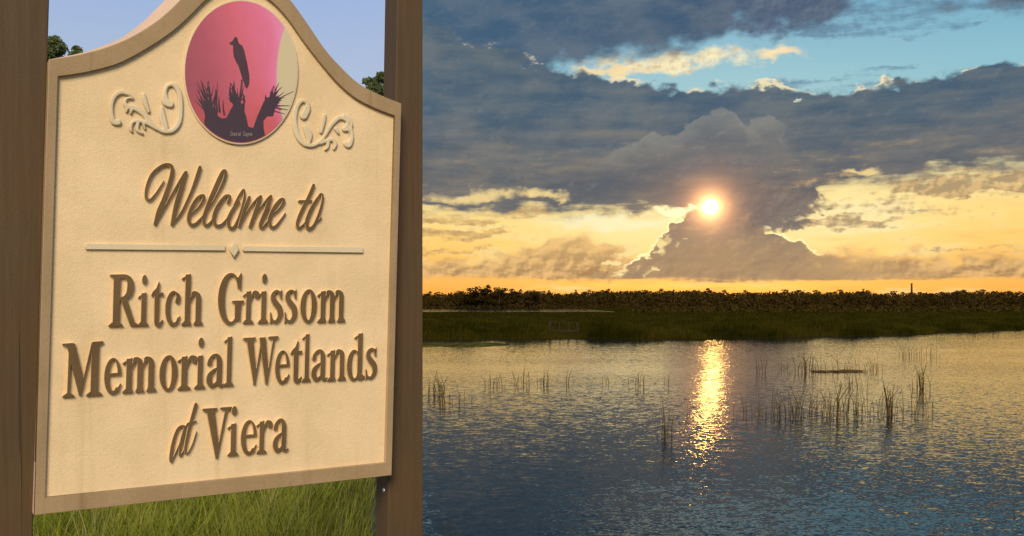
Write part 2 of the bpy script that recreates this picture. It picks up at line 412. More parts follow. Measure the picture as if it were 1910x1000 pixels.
m, b = material('far_bark'); X.put(b, 'Base Color', mix(noise(pos(), 0.6, 3), (0.03, 0.02, 0.01, 1), (0.045, 0.03, 0.016, 1))); X.put(b, 'Roughness', 0.9); M['fbark'] = m
m, b = material('algae'); p = pos(); X.put(b, 'Base Color', mix(sstep(noise(scl(p, (1, 0.4, 1)), 1.4, 5), 0.4, 0.6), (0.045, 0.038, 0.008, 1), (0.09, 0.07, 0.014, 1))); X.put(b, 'Roughness', 0.9); X.put(b, 'Specular IOR Level', 0.0); M['algae'] = m
m, b = material('grey_timber'); p = pos(); X.put(b, 'Base Color', mix(noise(scl(p, (2, 20, 20)), 1.0, 4), (0.028, 0.018, 0.010, 1), (0.05, 0.034, 0.02, 1))); X.put(b, 'Roughness', 0.9); X.put(b, 'Specular IOR Level', 0.0); M['timber'] = m
m, b = material('dark_concrete'); p = pos(); X.put(b, 'Base Color', mix(noise(p, 0.7, 4), (0.03, 0.018, 0.01, 1), (0.05, 0.03, 0.018, 1))); X.put(b, 'Roughness', 0.9); M['stack'] = m

# ------------------------------------------------------------------ object helpers
def link(o, parent=None):
    COL.objects.link(o)
    if parent is not None: o.parent = parent
    return o
def tag(o, label=None, cat=None, group=None, kind=None):
    if label: o['label'] = label
    if cat: o['category'] = cat
    if group: o['group'] = group
    if kind: o['kind'] = kind
    return o
def empty(name, loc):
    o = bpy.data.objects.new(name, None); o.location = loc; o.empty_display_size = 0.2
    return link(o)
def mesh_obj(name, verts, faces, mat, parent=None, origin=None, smooth=False, uv=None):
    me = bpy.data.meshes.new(name)
    if origin is not None:
        ox = Vector(origin); verts = [(v[0] - ox[0], v[1] - ox[1], v[2] - ox[2]) for v in verts]
    me.from_pydata([tuple(map(float, v)) for v in verts], [], faces)
    me.materials.append(mat)
    if smooth: me.polygons.foreach_set('use_smooth', [True] * len(me.polygons))
    if uv:
        l = me.uv_layers.new(name='UVMap')
        for lp in me.loops: l.data[lp.index].uv = uv[lp.vertex_index]
    me.update()
    o = bpy.data.objects.new(name, me)
    return link(o, parent)
def copy_tree(o, parent=None):
    c_ = o.copy(); COL.objects.link(c_); c_.parent = parent
    for ch in list(o.children): copy_tree(ch, c_)
    return c_

# ------------------------------------------------------------------ water, bank and marsh
def sheet(name, x0, x1, y0, y1, z, mat):
    return mesh_obj(name, [(x0, y0, z), (x1, y0, z), (x1, y1, z), (x0, y1, z)], [(0, 1, 2, 3)], mat)
tag(sheet('lake_water', -3000, 3000, -60, 6000, 0.0, M['water']), kind='structure')

rng = random.Random(5)
def interp(tab, t):
    xs = [a for a, _ in tab]; ys = [b_ for _, b_ in tab]
    return float(np.interp(t, xs, ys))
# eastern edge of the grassy bank: x as a function of y (a point of land that carries the sign)
BANK_E = [(-60, 60), (-5, 22), (2.0, 9), (3.6, 3.0), (4.6, -0.30), (6, -0.82), (9, -1.22), (14, -1.9), (20, -2.75), (40, -5.6), (62, -8.7), (75, -11), (90, -22)]
def hn(x, y):
    return 0.5 * math.sin(x * 1.7 + y * 0.6) + 0.3 * math.sin(x * 0.7 - y * 1.9 + 1.3) + 0.2 * math.sin(3.1 * x + 2.3 * y)
def bank_z(x, y):
    e = interp(BANK_E, y) - x
    k = min(1.0, max(-0.6, e / 0.75)); k = k if k < 0 else k * k * (3 - 2 * k)
    low = 1.0 - 0.55 * min(1.0, max(0.0, (y - 25) / 45.0))
    return (1.0 + 0.035 * hn(x, y)) * k * low
vv, ff = [], []
ys = [-60, -40, -25, -12, -6, -2, 0, 1, 2, 3, 3.6, 4.2] + [4.6 + 0.4 * i for i in range(24)] + [15, 17, 19, 22, 26, 30, 36, 42, 50, 56, 62, 68, 74, 80, 90]
for y in ys:
    e = interp(BANK_E, y)
    offs = [-0.35, -0.1, 0.05, 0.15, 0.28, 0.42, 0.58, 0.75, 1.0] + [1.3 + 0.4 * i for i in range(22)] + [11, 13, 16, 20, 26, 35, 50, 80, 140, 260]
    for q in offs: vv.append((e - q, y, bank_z(e - q, y)))
nc = 9 + 22 + 10
for j in range(len(ys) - 1):
    for i in range(nc - 1):
        a = j * nc + i; ff.append((a, a + nc, a + nc + 1, a + 1))
tag(mesh_obj('grassy_bank_ground', vv, ff, M['bank'], smooth=True), kind='structure')

SHORE = [(-300, 60), (-40, 60), (-12, 61), (-4, 62.5), (4, 63), (15, 63.5), (22, 66), (30, 71), (38, 77), (46, 83), (60, 96), (100, 140), (300, 330)]
def shore_y(x): return interp(SHORE, x) + 0.35 * math.sin(x * 0.9) + 0.5 * math.sin(x * 0.33 + 1)
CH0, CH1, CHX = 226.0, 340.0, 23.0       # the far channel: from / to depth, right end
def marsh_z(x, y):
    s = y - shore_y(x)
    base = (0.34 - 0.22 * min(1.0, max(0.0, (y - 130) / 60.0))) * min(1.0, max(-0.6, s / 3.0))
    base += 0.08 * hn(x * 0.25, y * 0.1) * min(1, max(0, s / 8))
    if x < CHX + 6:
        k = min(1.0, max(0.0, min(y - CH0, CH1 - y) / 4.0)) * min(1.0, max(0.0, (CHX + 3 - x) / 6.0))
        base -= 1.0 * k
    return base + max(0, (y - 340)) * 0.0008
vv, ff = [], []
xs = [-2500, -1200, -600, -300, -160, -100, -70] + [-50 + 1.5 * i for i in range(100)] + [110, 130, 160, 220, 320, 500, 900, 1600, 2800]
ts = [-1.5, -0.4, 0.3, 1, 2, 3, 5, 8, 12, 18, 26, 36, 50, 70, 95, 120, 150, 170, 176, 180, 183, 186, 189, 192, 200, 215, 230, 245, 258, 262, 266, 270, 276, 285, 300, 340, 400, 500, 700, 1000, 1600, 2600, 4500]
for t in ts:
    for x in xs:
        y = shore_y(x) + t if t < 120 else max(shore_y(x) + 119, 62 + t)
        vv.append((x, y, marsh_z(x, y)))
nc = len(xs)
for j in range(len(ts) - 1):
    for i in range(nc - 1):
        a = j * nc + i; ff.append((a, a + 1, a + nc + 1, a + nc))
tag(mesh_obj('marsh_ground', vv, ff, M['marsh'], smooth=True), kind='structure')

# blades: tapered two-triangle strips bent over
def blade(vv, ff, x, y, z, h, w, lean, ang, face):
    cx, sx = math.cos(face) * w / 2, math.sin(face) * w / 2
    lx, ly = math.cos(ang) * lean, math.sin(ang) * lean
    i = len(vv)
    vv += [(x - cx, y - sx, z), (x + cx, y + sx, z), (x + lx * 0.35 - cx * 0.8, y + ly * 0.35 - sx * 0.8, z + h * 0.58), (x + lx * 0.35 + cx * 0.8, y + ly * 0.35 + sx * 0.8, z + h * 0.58), (x + lx, y + ly, z + h)]
    ff += [(i, i + 1, i + 3, i + 2), (i + 2, i + 3, i + 4)]
vv, ff = [], []
for k in range(30000):      # long grass behind and under the sign
    y = 4.7 + 9.0 * rng.random() ** 1.25
    e = interp(BANK_E, y)
    x = e - 0.18 - (0.62 * y + 1.2) * rng.random()
    h = (0.22 + 0.26 * rng.random() ** 1.6) * min(1, (e - x) / 0.5 + 0.25)
    blade(vv, ff, x, y, bank_z(x, y) - 0.03, h, 0.006 + 0.007 * rng.random(), h * (0.15 + 0.6 * rng.random()), rng.uniform(0, 6.28), rng.uniform(-0.9, 0.9))
for k in range(9000):       # shorter, sparser cover on the rest of the bank
    y = rng.uniform(13, 60); e = interp(BANK_E, y)
    x = e - 0.3 - rng.random() * (0.5 * y + 4)
    blade(vv, ff, x, y, bank_z(x, y) - 0.03, rng.uniform(0.2, 0.5), rng.uniform(0.02, 0.05), 0.2, rng.uniform(0, 6.28), rng.uniform(-0.9, 0.9))
for k in range(6000):       # around the photographer's feet and to the side
    y = rng.uniform(-3, 4.6); x = rng.uniform(-6, interp(BANK_E, y) - 0.3 if interp(BANK_E, y) < 7 else 6)
    if abs(x) < 0.5 and abs(y) < 0.7: continue
    blade(vv, ff, x, y, bank_z(x, y) - 0.03, rng.uniform(0.12, 0.3), 0.009, 0.12, rng.uniform(0, 6.28), rng.uniform(-0.9, 0.9))
tag(mesh_obj('bank_grass', vv, ff, M['grass']), 'long green grass growing on the bank behind the sign', 'grass', kind='stuff')
vv, ff = [], []
for k in range(900):
    y = 4.9 + 7.0 * rng.random() ** 1.2; e = interp(BANK_E, y)
    x = e - 0.35 - (0.6 * y + 1.0) * rng.random(); h = rng.uniform(0.3, 0.62) * min(1, (e - x) / 0.7 + 0.1)
    blade(vv, ff, x, y, bank_z(x, y) - 0.03, h, 0.0055, h * rng.uniform(0.05, 0.45), rng.uniform(0, 6.28), rng.uniform(-0.9, 0.9))
tag(mesh_obj('dry_grass_stalks', vv, ff, M['straw']), 'pale dry stalks scattered through the green grass behind the sign', 'grass', kind='stuff')

PLAT = (3.9, 68.0)      # the timber platform stands here: keep the tall grass off it
vv, ff = [], []
for k in range(70000):
    t = 0.1 + 60.0 * rng.random() ** 2.2
    x = rng.uniform(-45, 85); y = shore_y(x) + t
    h = (0.75 if t < 10 else 0.5) * rng.uniform(0.5, 1.2) * (0.75 + 0.3 * math.sin(x * 0.8 + 2 * math.sin(x * 0.23)) + 0.3 * math.sin(x * 2.3 + 0.6 * y) * math.sin(y * 0.5 + x * 0.31))
    if x > 30: h *= 0.75
    if abs(x - PLAT[0]) < 1.5 and y < PLAT[1] + 0.4: h *= 0.4
    blade(vv, ff, x, y, marsh_z(x, y) - 0.05, h, rng.uniform(0.03, 0.07), h * rng.uniform(0.1, 0.5), rng.uniform(0, 6.28), rng.uniform(-0.7, 0.7))
for k in range(16000):
    y = rng.uniform(120, 345); x = rng.uniform(-0.25, 0.75) * y
    if CH0 - 60 < y < CH1 + 2 and x < CHX + 3: continue
    blade(vv, ff, x, y, marsh_z(x, y) - 0.05, rng.uniform(0.2, 0.5), rng.uniform(0.05, 0.12), 0.3, rng.uniform(0, 6.28), rng.uniform(-0.7, 0.7))
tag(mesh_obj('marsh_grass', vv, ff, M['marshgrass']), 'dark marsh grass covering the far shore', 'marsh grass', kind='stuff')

# ------------------------------------------------------------------ the sign: its plane fitted to the photograph
DS = 2.4
def ray(x, y): return np.array([(x - PX) / F, 1.0, -(y - PY) / F])
cTL, cTR, cBL, cBR = ray(92, 112) * DS, ray(748, 195) * 1.2264139 * DS, ray(65, 960) * 0.99259466 * DS, ray(730, 886) * 1.21900856 * DS
CAM = np.array([0, 0, EYE])
U = (cBR - cBL) / np.linalg.norm(cBR - cBL)
V = (cTL - cBL) / np.linalg.norm(cTL - cBL)
NRM = np.cross(U, V); NRM /= np.linalg.norm(NRM)          # points to the viewer
if NRM[1] > 0: NRM = -NRM
ORG = cBL + CAM
UVm = np.linalg.inv(np.stack([U, V, NRM], 1))
def S(px, py, h=0.0):
    """photo pixel -> (a, b) on the sign plane raised by h"""
    r = ray(px, py); o = ORG + h * NRM
    t = ((o - CAM) @ NRM) / (r @ NRM)
    q = UVm @ (CAM + t * r - ORG)
    return q[0], q[1]
def P3(a, b, h): return ORG + a * U + b * V + h * NRM
H_FR, H_PAN, H_LET, THICK = 0.0, -0.012, -0.0025, 0.075
ground_sign = Vector((float((cBL + CAM + cBR + CAM)[0] / 2), float((cBL + cBR)[1] / 2), 1.0))
sign = empty('welcome_sign', ground_sign)
tag(sign, 'cream welcome sign with curved top, raised brown lettering and round pink bird picture', 'sign')

# ---- contouring of implicit shapes into bevelled solids
def contours(Fv, xs, ys):
    """marching squares at 0 (inside < 0); returns closed loops of (x, y)"""
    ins = Fv < 0
    segs = {}
    ny, nx = Fv.shape
    def ipx(i, j): f0, f1 = Fv[j, i], Fv[j, i + 1]; return (xs[i] + (xs[i + 1] - xs[i]) * f0 / (f0 - f1), ys[j])
    def ipy(i, j): f0, f1 = Fv[j, i], Fv[j + 1, i]; return (xs[i], ys[j] + (ys[j + 1] - ys[j]) * f0 / (f0 - f1))
    code = ins[:-1, :-1] * 1 + ins[:-1, 1:] * 2 + ins[1:, 1:] * 4 + ins[1:, :-1] * 8
    ptsd = {}
    nxt = {}
    T = {1: [('l', 'b')], 2: [('b', 'r')], 3: [('l', 'r')], 4: [('r', 't')], 5: [('l', 't'), ('r', 'b')], 6: [('b', 't')], 7: [('l', 't')],
         8: [('t', 'l')], 9: [('t', 'b')], 10: [('b', 'l'), ('t', 'r')], 11: [('t', 'r')], 12: [('r', 'l')], 13: [('r', 'b')], 14: [('b', 'l')]}
    for j, i in zip(*np.nonzero((code > 0) & (code < 15))):
        for s_, e_ in T[int(code[j, i])]:
            k = []
            for q in (s_, e_):
                key = {'b': ('x', i, j), 't': ('x', i, j + 1), 'l': ('y', i, j), 'r': ('y', i + 1, j)}[q]
                if key not in ptsd: ptsd[key] = ipx(key[1], key[2]) if key[0] == 'x' else ipy(key[1], key[2])
                k.append(key)
            nxt[k[0]] = k[1]
    loops = []
    while nxt:
        s_ = next(iter(nxt)); lp = [s_]; q = nxt.pop(s_)
        while q != s_ and q in nxt: lp.append(q); q = nxt.pop(q)
        if len(lp) > 5: loops.append([ptsd[k] for k in lp])
    return loops
def simplify(lp, tol):
    p = np.array(lp)
    keep = np.zeros(len(p), bool)
    far = int(np.argmax(((p - p[0]) ** 2).sum(1)))
    keep[0] = keep[far] = True
    st_ = [(0, far), (far, len(p))]
    while st_:
        a, b_ = st_.pop()
        if b_ - a < 2: continue
        A_, B_ = p[a], p[b_ % len(p)]
        d = B_ - A_; L = np.hypot(*d) + 1e-9
        q = p[a + 1:b_]
        dist = np.abs((q[:, 0] - A_[0]) * d[1] - (q[:, 1] - A_[1]) * d[0]) / L
        k = int(np.argmax(dist))
        if dist[k] > tol: keep[a + 1 + k] = True; st_ += [(a, a + 1 + k), (a + 1 + k, b_)]
    return [tuple(q) for q in p[keep]]

def solid(name, loops_ab, h0, h1, mat, parent, bev=0.0012, origin=None, bres=1, side=None):
    """fill closed loops (with holes) in the sign plane, extrude from h0 to h1 with a rounded front edge"""
    cu = bpy.data.curves.new(name, 'CURVE'); cu.dimensions = '2D'; cu.fill_mode = 'BOTH'
    for lp in loops_ab:
        s_ = cu.splines.new('POLY'); s_.points.add(len(lp) - 1); s_.use_cyclic_u = True
        for p_, (a, b_) in zip(s_.points, lp): p_.co = (a, b_, 0, 1)
    half = (h1 - h0) / 2
    cu.extrude = half - bev; cu.bevel_depth = bev; cu.bevel_resolution = bres; cu.offset = -bev
    t = bpy.data.objects.new('tmp', cu)
    me = bpy.data.meshes.new_from_object(t)
    bpy.data.objects.remove(t); bpy.data.curves.remove(cu)
    org = np.array(origin if origin is not None else ground_sign)
    n = len(me.vertices); co = np.empty(n * 3); me.vertices.foreach_get('co', co); co = co.reshape(-1, 3)
    mid = (h0 + h1) / 2
    w = ORG + np.outer(co[:, 0], U) + np.outer(co[:, 1], V) + np.outer(co[:, 2] + mid, NRM) - org
    me.vertices.foreach_set('co', w.ravel()); me.update()
    me.name = name; me.materials.clear(); me.materials.append(mat)
    for pl in me.polygons: pl.material_index = 0
    if side is not None:
        me.materials.append(side)
        for pl in me.polygons:
            if pl.normal.dot(Vector(tuple(float(q) for q in NRM))) < 0.6: pl.material_index = 1
    o = bpy.data.objects.new(name, me)
    return link(o, parent)

# implicit primitives on numpy grids
def f_poly(x, y, pts):
    pts = np.array(pts, float); d = np.full(x.shape, 1e9); s_ = np.ones(x.shape)
    n = len(pts)
    for i in range(n):
        a, b_ = pts[i], pts[i - 1]
        ex, ey = b_ - a; wx, wy = x - a[0], y - a[1]
        t = np.clip((wx * ex + wy * ey) / (ex * ex + ey * ey + 1e-12), 0, 1)
        d = np.minimum(d, (wx - ex * t) ** 2 + (wy - ey * t) ** 2)
        c1 = y >= a[1]; c2 = y < b_[1]; c3 = ex * wy > ey * wx
        fl = (c1 & c2 & c3) | (~c1 & ~c2 & ~c3)
        s_ = np.where(fl, -s_, s_)
    return s_ * np.sqrt(d)
def f_ell(x, y, cx, cy, rx, ry):
    return (np.sqrt(((x - cx) / rx) ** 2 + ((y - cy) / ry) ** 2) - 1) * min(rx, ry)
def catmull(pts, sub=8):
    p = np.array(pts, float); out = []
    for i in range(len(p) - 1):
        p0, p1, p2, p3 = p[max(i - 1, 0)], p[i], p[i + 1], p[min(i + 2, len(p) - 1)]
        for k in range(sub):
            t = k / sub
            out.append(0.5 * ((2 * p1) + (-p0 + p2) * t + (2 * p0 - 5 * p1 + 4 * p2 - p3) * t * t + (-p0 + 3 * p1 - 3 * p2 + p3) * t ** 3))
    out.append(p[-1]); return np.array(out)
def f_stroke(x, y, pts, sub=8):
    """pts: (x, y, radius); smooth centre line"""
    q = catmull(pts, sub); d = np.full(x.shape, 1e9)
    for a, b_ in zip(q[:-1], q[1:]):
        ex, ey = b_[0] - a[0], b_[1] - a[1]
        t = np.clip(((x - a[0]) * ex + (y - a[1]) * ey) / (ex * ex + ey * ey + 1e-12), 0, 1)
        d = np.minimum(d, np.hypot(x - a[0] - ex * t, y - a[1] - ey * t) - (a[2] + (b_[2] - a[2]) * t))
    return d
def U_(*a):
    r = a[0]
    for q in a[1:]: r = np.minimum(r, q)
    return r
def cut(a, b_): return np.maximum(a, -b_)

# ---- serif capitals and lower case (units: photo pixels of the first line; y up from the baseline)
CAP, XH = 98.0, 65.0
def foot(x, y, x0, x1, l=6, r=6): return f_poly(x, y, [(x0 - l, 0), (x1 + r, 0), (x1 + r, 3.5), (x1, 9), (x0, 9), (x0 - l, 3.5)])
def head(x, y, x0, x1, top, l=6, r=6): return f_poly(x, y, [(x0 - l, top), (x1 + r, top), (x1 + r, top - 3.5), (x1, top - 9), (x0, top - 9), (x0 - l, top - 3.5)])
def flag(x, y, x0, x1, top): return f_poly(x, y, [(x0 - 7, top - 11), (x0 - 7, top - 7), (x1, top + 2), (x1, top - 18), (x0, top - 18), (x0, top - 10)])
def box(x, y, x0, x1, y0, y1): return f_poly(x, y, [(x0, y0), (x1, y0), (x1, y1), (x0, y1)])
def arch(x, y, x0, x1):    # from stem right edge x0 to the far leg whose left edge is x1 (leg 11.5 wide)
    return U_(f_stroke(x, y, [(x0 - 2, 44, 2.2), (x0 + 3, 54, 2.8), (x0 + (x1 - x0) * 0.55, 61, 4), (x1 + 4.5, 56, 5.6), (x1 + 5.7, 44, 5.7), (x1 + 5.7, 30, 5.7)]), box(x, y, x1, x1 + 11.5, 1, 44))
def g_i(x, y): return U_(box(x, y, 6, 17.5, 1, 63), flag(x, y, 6, 17.5, 63), foot(x, y, 6, 17.5), f_ell(x, y, 12.5, 88, 6.2, 9.5)), 23.5
def g_l(x, y): return U_(box(x, y, 6, 17.5, 1, 97), flag(x, y, 6, 17.5, 97), foot(x, y, 6, 17.5)), 23.5
def g_h(x, y): return U_(box(x, y, 6, 17.5, 1, 97), flag(x, y, 6, 17.5, 97), foot(x, y, 6, 17.5, 6, 3), arch(x, y, 17.5, 28), foot(x, y, 28, 39.5, 3, 5)), 44.5
def g_n(x, y): return U_(box(x, y, 6, 17.5, 1, 63), flag(x, y, 6, 17.5, 63), foot(x, y, 6, 17.5, 6, 3), arch(x, y, 17.5, 28), foot(x, y, 28, 39.5, 3, 5)), 44.5
def g_m(x, y): return U_(box(x, y, 6, 17.5, 1, 63), flag(x, y, 6, 17.5, 63), foot(x, y, 6, 17.5, 6, 2.5), arch(x, y, 17.5, 26.5), foot(x, y, 26.5, 38, 2.5, 2.5), arch(x, y, 38, 47), foot(x, y, 47, 58.5, 2.5, 5)), 63.5
def g_r(x, y): return U_(box(x, y, 6, 17.5, 1, 63), flag(x, y, 6, 17.5, 63), foot(x, y, 6, 17.5, 6, 7), f_stroke(x, y, [(16, 42, 2), (19, 52, 3), (24, 60, 4), (30, 57, 6.2), (31, 54, 6.2)])), 37.5
def g_o(x, y): return cut(f_ell(x, y, 17, 32.5, 17, 34), f_ell(x, y, 17, 32.5, 5.6, 26)), 34
def g_c(x, y):
    f = cut(f_ell(x, y, 17, 32.5, 17, 34), f_ell(x, y, 20, 33.5, 8.6, 26.5))
    f = cut(f, f_poly(x, y, [(17, 20), (40, 12), (40, 52), (19, 44)]))
    return U_(f, f_stroke(x, y, [(24, 60, 3.4), (28, 55, 4.5), (27, 48, 5.5), (26, 46, 5.0)]), f_stroke(x, y, [(20, 3, 3.0), (27, 7, 3), (32, 17, 1.9)])), 34
def g_e(x, y):
    f = cut(f_ell(x, y, 17, 32.5, 17, 34), f_ell(x, y, 18.5, 33.5, 7.6, 26.5))
    f = cut(f, f_poly(x, y, [(17, 15), (40, 8), (40, 33), (17, 33)]))
    return U_(f, f_poly(x, y, [(10, 33), (33.5, 33), (33.5, 38.5), (10, 38.5)]), f_stroke(x, y, [(20, 3, 3.4), (27, 6.5, 3.2), (32.5, 17, 1.9)])), 34
def g_t(x, y): return U_(box(x, y, 7, 18, 12, 64), f_poly(x, y, [(7, 62), (18, 62), (18, 84), (15, 84), (10, 72), (2, 65), (0, 60)]), f_poly(x, y, [(0, 57), (27, 57), (27, 64), (0, 63)]),
                     f_stroke(x, y, [(12.5, 14, 5.5), (13.5, 6, 5.6), (19, 3.5, 4), (26, 11, 1.8)])), 27
def g_a(x, y): return U_(f_stroke(x, y, [(6, 47, 5), (7, 54, 4.2), (12, 61, 3.6), (19, 62, 4), (24, 55, 5.4), (25, 44, 5.7), (25, 10, 5.7)]), f_stroke(x, y, [(25, 8, 5.2), (29, 3, 3.4), (35, 6, 2.0)]),
                     f_stroke(x, y, [(24, 38, 2.6), (14, 33, 3.4), (7, 24, 5.4), (6.2, 13, 5.8), (11, 4.5, 4.6), (18, 7, 3.2), (24, 15, 2.2)])), 36
def g_s(x, y): return U_(f_stroke(x, y, [(24, 50, 2.4), (20, 60, 3.0), (13, 62.5, 3.4), (7, 57, 4.8), (6.5, 48, 5.6), (13, 38, 6.6), (21, 28, 6.8), (22.5, 15, 5.8), (17, 5, 4.2), (10, 2.8, 3.2), (4, 8, 2.8), (2, 18, 2.2)]),
                     f_poly(x, y, [(23, 47), (26, 47), (26.5, 66), (24, 66), (20, 60)]), f_poly(x, y, [(0, 22), (3.2, 22), (6, 7), (3, -1), (0.5, -1)])), 28
def g_d(x, y): return U_(cut(f_ell(x, y, 15.5, 31.5, 15.5, 33), f_ell(x, y, 18, 31.5, 6.4, 26)), box(x, y, 23, 34.5, 2, 97), flag(x, y, 23, 34.5, 97), f_poly(x, y, [(30, -1), (34.5, 0), (41, 3), (41, 7), (34.5, 12), (23, 12), (23, 2)])), 41
def g_R(x, y): return U_(box(x, y, 8, 23, 1, 97), foot(x, y, 8, 23, 8, 7), head(x, y, 8, 20, 98, 8, 4), f_stroke(x, y, [(20, 93.5, 4.2), (33, 93, 4.6), (42, 85, 6.6), (43.5, 72, 7.4), (40, 60, 6.4), (31, 53, 4.4), (20, 51.5, 4)]),
                     f_poly(x, y, [(22, 54), (36, 56), (54, 8), (62, 3.5), (62, 0), (45, 0)])), 60
def g_G(x, y):
    f = cut(f_ell(x, y, 25, 49, 25, 51), f_ell(x, y, 28, 49, 13.5, 43.5))
    f = cut(f, f_poly(x, y, [(28, 40), (60, 34), (60, 72), (28, 66)]))
    return U_(f, box(x, y, 35, 47.5, 6, 42), f_poly(x, y, [(29, 45.5), (54, 45.5), (54, 41.5), (47.5, 37), (35, 37), (29, 41.5)]), f_poly(x, y, [(44, 66), (47, 66), (48, 99), (45, 99), (41, 92), (36, 84)])), 53
def g_M(x, y): return U_(f_poly(x, y, [(11.5, 2), (17.5, 2), (19, 90), (13, 97)]), foot(x, y, 12, 18, 9, 8), f_poly(x, y, [(8, 97), (25, 97), (45, 26), (39, 2), (34.5, 2)]), f_poly(x, y, [(35, 2), (39, 2), (61, 97), (56, 97)]),
                     box(x, y, 56, 71, 2, 97), foot(x, y, 56, 71, 8, 8), head(x, y, 10, 20, 98, 10, 2), head(x, y, 60, 71, 98, 2, 8)), 79
def g_W(x, y): return U_(f_poly(x, y, [(7, 97), (22.5, 97), (32, 22), (30, 1), (25, 1)]), f_poly(x, y, [(25.5, 1), (29.5, 1), (45, 92), (40, 97)]), f_poly(x, y, [(35, 97), (50, 97), (58, 24), (56, 1), (51, 1)]), f_poly(x, y, [(52, 1), (56, 1), (71, 97), (66, 97)]),
                     head(x, y, 7, 22.5, 98, 7, 6), head(x, y, 64, 71, 98, 9, 7)), 78
def g_V(x, y): return U_(f_poly(x, y, [(7, 97), (23, 97), (34, 24), (32, 1), (27, 1)]), f_poly(x, y, [(27.5, 1), (32, 1), (50, 97), (44, 97)]), head(x, y, 7, 23, 98, 7, 6), head(x, y, 43, 50, 98, 9, 7)), 57
GL = dict(i=g_i, l=g_l, h=g_h, n=g_n, m=g_m, r=g_r, o=g_o, c=g_c, e=g_e, t=g_t, a=g_a, s=g_s, d=g_d, R=g_R, G=g_G, M=g_M, W=g_W, V=g_V)
XR = set('nmrocesa')      # x-height letters
_gc = {}
def glyph_loops(ch):
    if ch not in _gc:
        gx = np.arange(-4, 90, 0.6); gy = np.arange(-5, 106, 0.6)
        x, y = np.meshgrid(gx, gy)
        f, w = GL[ch](x, y)
        f = f + 0.35
        for _ in range(2):                       # soften corners like a cast letter
            g = f.copy(); g[1:-1, 1:-1] = (f[1:-1, 1:-1] * 4 + f[:-2, 1:-1] + f[2:, 1:-1] + f[1:-1, :-2] + f[1:-1, 2:]) / 8; f = g
        _gc[ch] = ([simplify(lp, 0.16) for lp in contours(f, gx, gy)], w)
    return _gc[ch]
TXT = [  # character, left px, right px, baseline px at its middle, top px (cap or x height), slope of the line
    ('R', 202, 258, 609, 511, -.02), ('i', 257, 278, 608, 544, -.02), ('t', 281, 305, 608.5, 544, -.02), ('c', 307, 338, 607.5, 543, -.02), ('h', 338, 380, 606.5, 510, -.02),
    ('G', 405, 455, 604, 510, -.02), ('r', 453, 485, 603.5, 541, -.02), ('i', 481, 502, 603, 541, -.02), ('s', 503, 528, 602.5, 541, -.02), ('s', 530, 555, 602, 540.5, -.02), ('o', 559, 592, 601.5, 540, -.02), ('m', 592, 646, 601, 540.5, -.02),
    ('M', 113, 192, 740, 638, -.06), ('e', 193, 227, 735, 668, -.06), ('m', 228, 293, 732, 665, -.06), ('o', 296, 332, 729, 663, -.06), ('r', 331, 370, 727, 662, -.06), ('i', 362, 384, 725, 661, -.06), ('a', 384, 420, 723, 660, -.06), ('l', 417, 437, 720.5, 627, -.06),
    ('W', 451, 519, 718, 628, -.055), ('e', 512, 541, 715.5, 654, -.055), ('t', 541, 564, 714, 653, -.055), ('l', 563, 581, 712, 622, -.055), ('a', 580, 612, 711, 652, -.055), ('n', 610, 647, 710, 651, -.055), ('d', 646, 682, 709, 621, -.055), ('s', 681, 704, 707, 649, -.055),
    ('V', 375, 432, 856, 760, -.07), ('i', 424, 446, 850.5, 788, -.07), ('e', 448, 480, 848, 784, -.07), ('r', 478, 509, 846, 783, -.07), ('a', 508, 539, 844, 781, -.07)]
for k, (ch, x0, x1, yb, yt, sl) in enumerate(TXT):
    loops, w = glyph_loops(ch)
    hh = (yb - yt) / (XH if ch in XR or ch in 'it' else CAP)
    lean = 0.026
    x1 = x1 - lean * hh * 50
    kx = (x1 - x0) / w
    hz = H_LET + 0.0004 * (k % 3)
    out = [[S(x0 + gx * kx + lean * gy * hh, yb - gy * hh + sl * (gx - w / 2) * kx, hz) for gx, gy in lp] for lp in loops]
    solid('letter', out, H_PAN - 0.003, hz, M['letter'], sign, 0.0011, side=M['panel'])

# ---- script lettering: strokes with pen widths, in pixels of enlarged crops of the photograph
def script(strokes, ox, oy, k, hz, mat, name, grow=0.0, h0=None, bev=0.001, round_=1, parent=None, side=None):
    q = np.concatenate([np.array([(p[0], p[1]) for p in s_]) for s_ in strokes])
    lo, hi = q.min(0) - 40, q.max(0) + 40
    st_ = max((hi - lo).max() / 170.0, 1.2)
    gx = np.arange(lo[0], hi[0], st_); gy = np.arange(lo[1], hi[1], st_)
    x, y = np.meshgrid(gx, gy)
    f = U_(*[f_stroke(x, y, s_) if len(s_) > 1 else np.hypot(x - s_[0][0], y - s_[0][1]) - s_[0][2] for s_ in strokes]) - grow
    loops = [simplify(lp, 0.45) for lp in contours(f, gx, gy)]
    out = [[S(ox + px / k, oy + py / k, hz) for px, py in lp] for lp in loops]
    return solid(name, out, H_PAN - 0.003 if h0 is None else h0, hz, mat, parent or sign, bev, side=side)
KW = 1910 / 570.0
